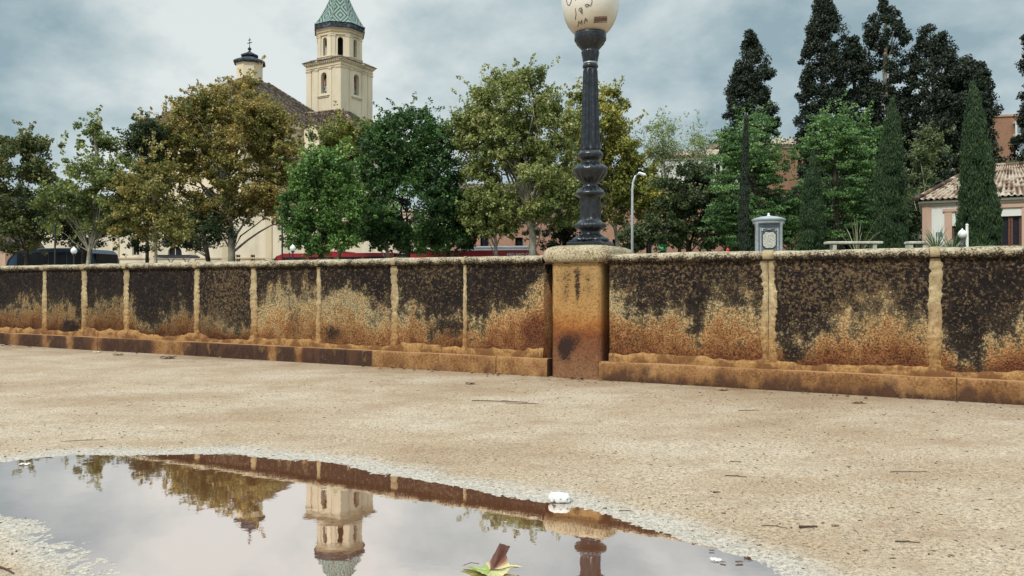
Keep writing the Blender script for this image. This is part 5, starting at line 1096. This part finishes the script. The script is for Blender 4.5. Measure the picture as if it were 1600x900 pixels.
# benches (stone slabs)
def bench(pa, pb, py_, D, label):
    w = (pb-pa)/F*D; r = empty('bench', (X((pa+pb)/2, D), D, 1.9), R(-4), label, 'bench'); z = Z(py_, D)-1.9
    b = MB(); b.box(-w/2, w/2, -.25, .25, z-.10, z, .02); b.build('seat', M['stonew'], r)
    for s_ in (-1, 1): b = MB(); b.box(s_*w*.36-.07, s_*w*.36+.07, -.2, .2, -.1, z-.10, .01); b.build('leg', M['stonew'], r)
bench(1291, 1375, 377.5, 30, 'long pale stone bench in front of the green cypress')
bench(1417, 1445, 377.5, 30, 'short pale stone bench at the corner of the garden house')
# blue and white notice at the house
r = empty('notice_plaque', (X(1467, 33), 33, 1.9), 0, 'small blue and white notice plaque before the white house wall', 'sign'); kk = 33/F
b = MB(); octo(b, 6*kk, Z(371, 33)-1.9, Z(362, 33)-1.9, -.02, .0, .03); po = b.build('board', M['bulb'], r); b = MB(); octo(b, 5.2*kk, Z(370.3, 33)-1.9, Z(362.8, 33)-1.9, -.03, -.022, .03)
b.build('face', plain('blue_enamel', (.10, .16, .24), .4, 0, .6, 60), po); b = MB(); b.tube([(0, .02, -.1), (0, .02, Z(366, 33)-1.9)], .02); b.build('post', M['greypole'], r)
# green round sign
D = 60; r = empty('round_sign', (X(1034, D), D, 0), 0, 'round bright green sign low behind the wall right of the lamp', 'sign'); k = D/F
b = MB(); b.M = Matrix.Translation((0, 0, Z(384, D))) @ Matrix.Rotation(PI/2, 4, 'X'); b.lathe([(7.5*k, 0), (7.5*k, .08)], 28); so_ = b.build('disc', plain('green_enamel', (.02, .28, .10), .4), r)
b = MB(); b.M = Matrix.Translation((0, -.085, Z(384, D))) @ Matrix.Rotation(PI/2, 4, 'X'); b.tube([(4.2*k*math.cos(a), 4.2*k*math.sin(a), 0) for a in np.linspace(.5, 5.3, 20)], .045, 6); b.build('swirl', plain('pale_green', (.35, .55, .40), .4), so_)
b = MB(); b.tube([(0, .05, 0), (0, .05, Z(384, D))], .04); b.build('post', M['black'], r)
D = 26; r = empty('marker_post', (X(1137, D), D, 0), 0, 'thin post with a small red top peeping over the wall left of the kiosk', 'post')
b = MB(); b.tube([(0, 0, 0), (0, 0, Z(394, D))], .03); b.build('shaft', M['black'], r); b = MB(); b.lathe([(.05, Z(394, D)), (.055, Z(390, D)), (.03, Z(388.5, D)), (.01, Z(387.5, D))], 12); b.build('cap', plain('red_plastic', (.55, .04, .03), .4), r)
# yucca and tall grasses
def blades(label, name, cat, px_, D, base, n, L_, w, spread, mat, gz, heads=False):
    r = empty(name, (X(px_, D), D, gz), 0, label, cat); b = MB()
    for i in range(n):
        a = rng.random()*2*PI; sp_ = rng.uniform(.15, 1)*spread; l = L_*rng.uniform(.6, 1); x = math.cos(a); y = math.sin(a); bx, by = x*.05, y*.05; px2, py2 = -y*w, x*w; pts = []
        for t in (0, .33, .66, 1): h_ = base+l*t*math.cos(sp_*t*.9); o_ = l*t*math.sin(sp_*.8+sp_*t*.4); ww = (1-t)**.6; pts += [(bx+x*o_-px2*ww, by+y*o_-py2*ww, h_), (bx+x*o_+px2*ww, by+y*o_+py2*ww, h_)]
        b.add(pts, [(0, 1, 3, 2), (2, 3, 5, 4), (4, 5, 7, 6)])
    b.build('leaves', mat, r); return r
yl = plain('grey_green_blades', (.22, .27, .18), .6, 0, .4, 20); gl_ = plain('green_blades', (.06, .13, .04), .6, 0, .4, 20); dry = plain('dry_grass_stalks', (.28, .27, .17), .8)
blades('spiky grey-green yucca at the corner of the white house', 'yucca', 'plant', 1462, 28, .0, 55, 1.15, .022, 1.2, yl, 1.9)
blades('spiky grey-green yucca between the blue plaque and the globe lamp', 'yucca', 'plant', 1486, 28.5, .0, 45, .95, .022, 1.3, yl, 1.9)
blades('green leafy clump growing right beside the metal kiosk', 'grass_clump', 'plant', 1236, 27, .0, 60, 1.5, .03, 1.2, gl_, .9)
blades('clump of long dry stalks arching behind the long bench', 'grass_clump', 'plant', 1340, 32, .0, 26, 2.0, .012, .9, dry, 1.9)
blades('low green clump under the cone cypress beside the lamp', 'grass_clump', 'plant', 1540, 29, .0, 40, .55, .02, 1.3, gl_, 1.9)

# ------------------------------------------------------------ small things on the ground
def on_ground(px_, py_):
    d = F*(EYE+.05)/(py_-HY)
    for _ in range(6): x = X(px_, d); zg = float(basin(np.array([x]), np.array([d]))[0][0]); d = F*(EYE-zg)/(py_-HY)
    return x, d, zg
def stone():
    x, y, z = G(875, 785)[0], G(875, 785)[1], WL; r = empty('white_stone', (x, y, z-.006), R(-6), 'lone white stone with dark pits at the edge of the puddle', 'stone')
    nu, nv = 40, 24; V = []
    for i in range(nu):
        for j in range(nv):
            a = 2*PI*i/nu; p = -PI/2+PI*j/(nv-1); c, s_ = math.cos(p), math.sin(p); ex = lambda v, e_: math.copysign(abs(v)**e_, v)
            n_ = 1+.16*(float(fbm(np.array(a*1.6+3), np.array(p*2.2), 3))-.5)*2; V.append((.043*ex(math.cos(a), .7)*ex(c, .6)*n_, .028*ex(math.sin(a), .7)*ex(c, .6)*n_, .024+.020*ex(s_, .7)*n_))
    Fq = [(i*nv+j, ((i+1) % nu)*nv+j, ((i+1) % nu)*nv+j+1, i*nv+j+1) for i in range(nu) for j in range(nv-1)]
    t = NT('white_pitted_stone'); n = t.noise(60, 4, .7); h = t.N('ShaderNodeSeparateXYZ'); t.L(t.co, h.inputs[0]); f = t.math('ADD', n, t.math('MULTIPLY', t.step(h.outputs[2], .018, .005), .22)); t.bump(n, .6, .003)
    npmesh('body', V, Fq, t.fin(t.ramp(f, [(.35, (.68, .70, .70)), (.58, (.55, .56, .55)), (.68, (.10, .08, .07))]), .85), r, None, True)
stone()
def leaf():
    d = 2.42; x0 = X(770, d); x0, y0 = G(766, 893)
    r = empty('fallen_leaf', (x0, y0, WL), 0, 'curled plane leaf, brown and yellow green, floating at the bottom edge of the puddle', 'leaf')
    # palmate outline, lobes (angle, length)
    def lobe_mesh(angs, scale, curl, n=26):
        pts = []
        for k in range(n*len(angs)):
            t = k/(n*len(angs))
        return pts
    lobes = [(158, .100), (100, .085), (48, .085), (0, .092), (-60, .07), (215, .07)]
    nA, nR = 120, 9; V = []; tt = []
    for i in range(nA):
        a = 360*i/nA; rr = .058
        for la, ll in lobes:
            d_ = abs((a-la+180) % 360-180)
            if d_ < 30: rr = max(rr, ll*(1-(d_/30)**.8)+.030*(d_/30)+(.004 if int(d_*.6) % 3 == 0 else 0))
        for j in range(nR):
            q = j/(nR-1); x = rr*q*math.cos(R(a)); y = rr*q*math.sin(R(a))*.8; z = .003+.012*q*q*(.4+.6*math.sin(R(a*2+40)))*1.3
            w95 = max(0, 1-abs((a-60+180) % 360-180)/40)
            z += w95*q*q*.075; y -= w95*q*q*.045
            V.append((x, y, z+.001*math.sin(a*.4)))
            tt.append(min(1, w95*2+.15*q) if not (100 < a < 220) else .0)
    Fq = [(i*nR+j, ((i+1) % nA)*nR+j, ((i+1) % nA)*nR+j+1, i*nR+j+1) for i in range(nA) for j in range(nR-1)]
    t = NT('half_brown_leaf'); at = t.attr('tint'); n = t.noise(45, 4, .7); f = t.math('ADD', at, t.math('MULTIPLY', t.math('SUBTRACT', n, .5), .5))
    col = t.ramp(f, [(0, (.25, .34, .08)), (.14, (.52, .48, .24)), (.42, (.52, .38, .25)), (.7, (.24, .10, .07)), (1, (.12, .045, .035))])
    npmesh('blade', V, Fq, t.fin(col, .5), r, {'tint': tt}, True)
    b = MB(); b.tube([(0, 0, .006), (.03, -.012, .010), (.06, -.006, .016), (.085, .002, .012)], [.0016, .0015, .0013, .0016], 6); b.tube([(-.082, .035, .006), (-.06, .045, .011), (-.035, .038, .010)], .0012, 5); b.build('stalk', plain('dark_leaf_stalk', (.10, .05, .035), .6), r)
leaf()
tw_m = plain('dead_twig', (.075, .045, .032), .85, 0, .4, 60)
def twig(px_, py_, L_, ang, label, rad=.0022, bend=.1, mat=None, name='twig', cat='twig'):
    x, y, z = on_ground(px_, py_); n = 7; pts = []
    for i in range(n): t = i/(n-1)-.5; pts.append((L_*t, bend*L_*(.25-t*t)*4*.5+rng.normal()*.01*L_, rad*1.1+.001*rng.random()))
    b = MB(); b.tube(pts, [rad*(1-.4*i/n) for i in range(n)], 6)
    if L_ > .07: b.tube([pts[3], (pts[3][0]+.12*L_, pts[3][1]+.10*L_, rad*2)], [rad*.6, rad*.3], 5)
    o = b.build(name, mat or tw_m, None, True); o.location = (x, y, z); o.rotation_euler = (0, 0, R(ang)); tag(o, label, cat)
for a in [(1263, 825, .064, 2, 'short thick dark stick lying on the sand right of the puddle', .0045, .02), (1210, 824, .085, -25, 'thin curved twig just left of the thick dark stick', .0016, .25),
          (780, 628, .38, -12, 'long thin twig on the sand in front of the pillar foot', .003, .08), (815, 631, .22, 170, 'second thin twig crossing the long one in front of the pillar', .0022, -.1),
          (6, 892, .11, -35, 'dark stick on the wet bank at the bottom left corner', .0035, .05), (1150, 745, .09, -18, 'slightly bent dark twig above and right of the puddle tip', .0022, .15), (1150, 722, .05, -10, 'small dark twig above the slightly bent one', .002, .1),
          (1420, 738, .16, 0, 'long straight pale twig at the right on the sand', .0017, .03), (1418, 848, .075, -8, 'forked dark twig at the lower right on the sand', .0022, .1), (1170, 642, .13, 5, 'thin dark twig near the foot of the right wall', .0022, .1),
          (978, 799, .05, -5, 'tiny curved twig on the rim right of the white stone', .0015, .2), (78, 716, .045, -30, 'small dark twig on the upper left rim of the puddle', .0022, .2), (1120, 770, .03, 5, 'short brown chip above the puddle tip', .003, 0), (130, 689, .22, 12, 'faint long twig on the sand above the puddle at the left', .0016, .1)]:
    twig(a[0], a[1], a[2], a[3], a[4], a[5], a[6])
def scrap(px_, py_, w, label, mat, name='paper_scrap', cat='litter', rz=0):
    x, y, z = on_ground(px_, py_); n = 9; V = []; 
    for i in range(n):
        for j in range(6): u, v = i/(n-1)-.5, j/5-.5; V.append((w*u*(1-.5*abs(v)), w*.55*v*(1-.8*u*u)+rng.normal()*w*.03, .003+w*.14*float(vnoise(i*.8+px_, j*.9))))
    o = npmesh(name, V, gridfaces(n, 6), mat, None); o.location = (x, y, max(z, WL)); o.rotation_euler = (0, 0, R(rz)); tag(o, label, cat)
wp = plain('white_paper', (.62, .62, .60), .7); dl = plain('dry_leaf', (.10, .06, .04), .8, 0, .5, 60); yd = plain('tan_dry_leaf', (.30, .20, .10), .8, 0, .4, 60)
scrap(1118, 880, .040, 'crumpled white scrap in the shallow right tip of the puddle', wp, rz=-30); scrap(1130, 884, .02, 'dark shred stuck to the white scrap', dl, 'dead_leaf', 'leaf', -20)
scrap(1155, 882, .028, 'dark dead leaf just right of the white scrap in the puddle', dl, 'dead_leaf', 'leaf', 10); scrap(1112, 863, .02, 'tiny dark leaf above the white scrap', dl, 'dead_leaf', 'leaf')
scrap(38, 730, .055, 'white scrap at the far left edge of the puddle', wp, rz=5); scrap(151, 551, .10, 'whitish pebble of litter at the foot of the wall, far left', wp, rz=0); scrap(945, 795, .02, 'small dark leaf on the rim right of the white stone', dl, 'dead_leaf', 'leaf', 5)
scrap(262, 560, .16, 'heap of dry leaves at the foot of the left wall', dl, 'dead_leaf', 'leaf', 10); scrap(185, 555, .12, 'dry leaf further left at the foot of the wall', dl, 'dead_leaf', 'leaf'); scrap(1342, 630, .10, 'pale dry leaf at the foot of the right wall', yd, 'dead_leaf', 'leaf'); scrap(1130, 610, .08, 'small pale leaf near the plinth right of the pillar', yd, 'dead_leaf', 'leaf')
scrap(1305, 822, .03, 'rust-coloured bark chip right of the thick dark stick', yd, 'bark_chip', 'bark'); scrap(735, 600, .08, 'dry leaf near the plinth left of the pillar', dl, 'dead_leaf', 'leaf')

for o in bpy.data.objects:                     # repeats of a kind carry one group phrase
    if o.parent is None and 'group' not in o:
        k = o.name.split('.')[0]
        g = {'plane_tree': 'plane trees in the row beyond the wall', 'cypress': 'cypresses beyond the wall', 'locust_tree': 'feathery light green trees', 'broadleaf_tree': 'dark bushy trees filling the gaps', 'bench': 'pale stone benches', 'twig': 'twigs and sticks on the sand',
             'dead_leaf': 'dead leaves on the ground', 'paper_scrap': 'white scraps on the ground', 'yucca': 'spiky yuccas', 'grass_clump': 'grass clumps in the garden', 'pole': 'thin dark poles', 'stone_wall': 'stone wall runs on both sides of the pillar'}.get(k)
        if g: o['group'] = g
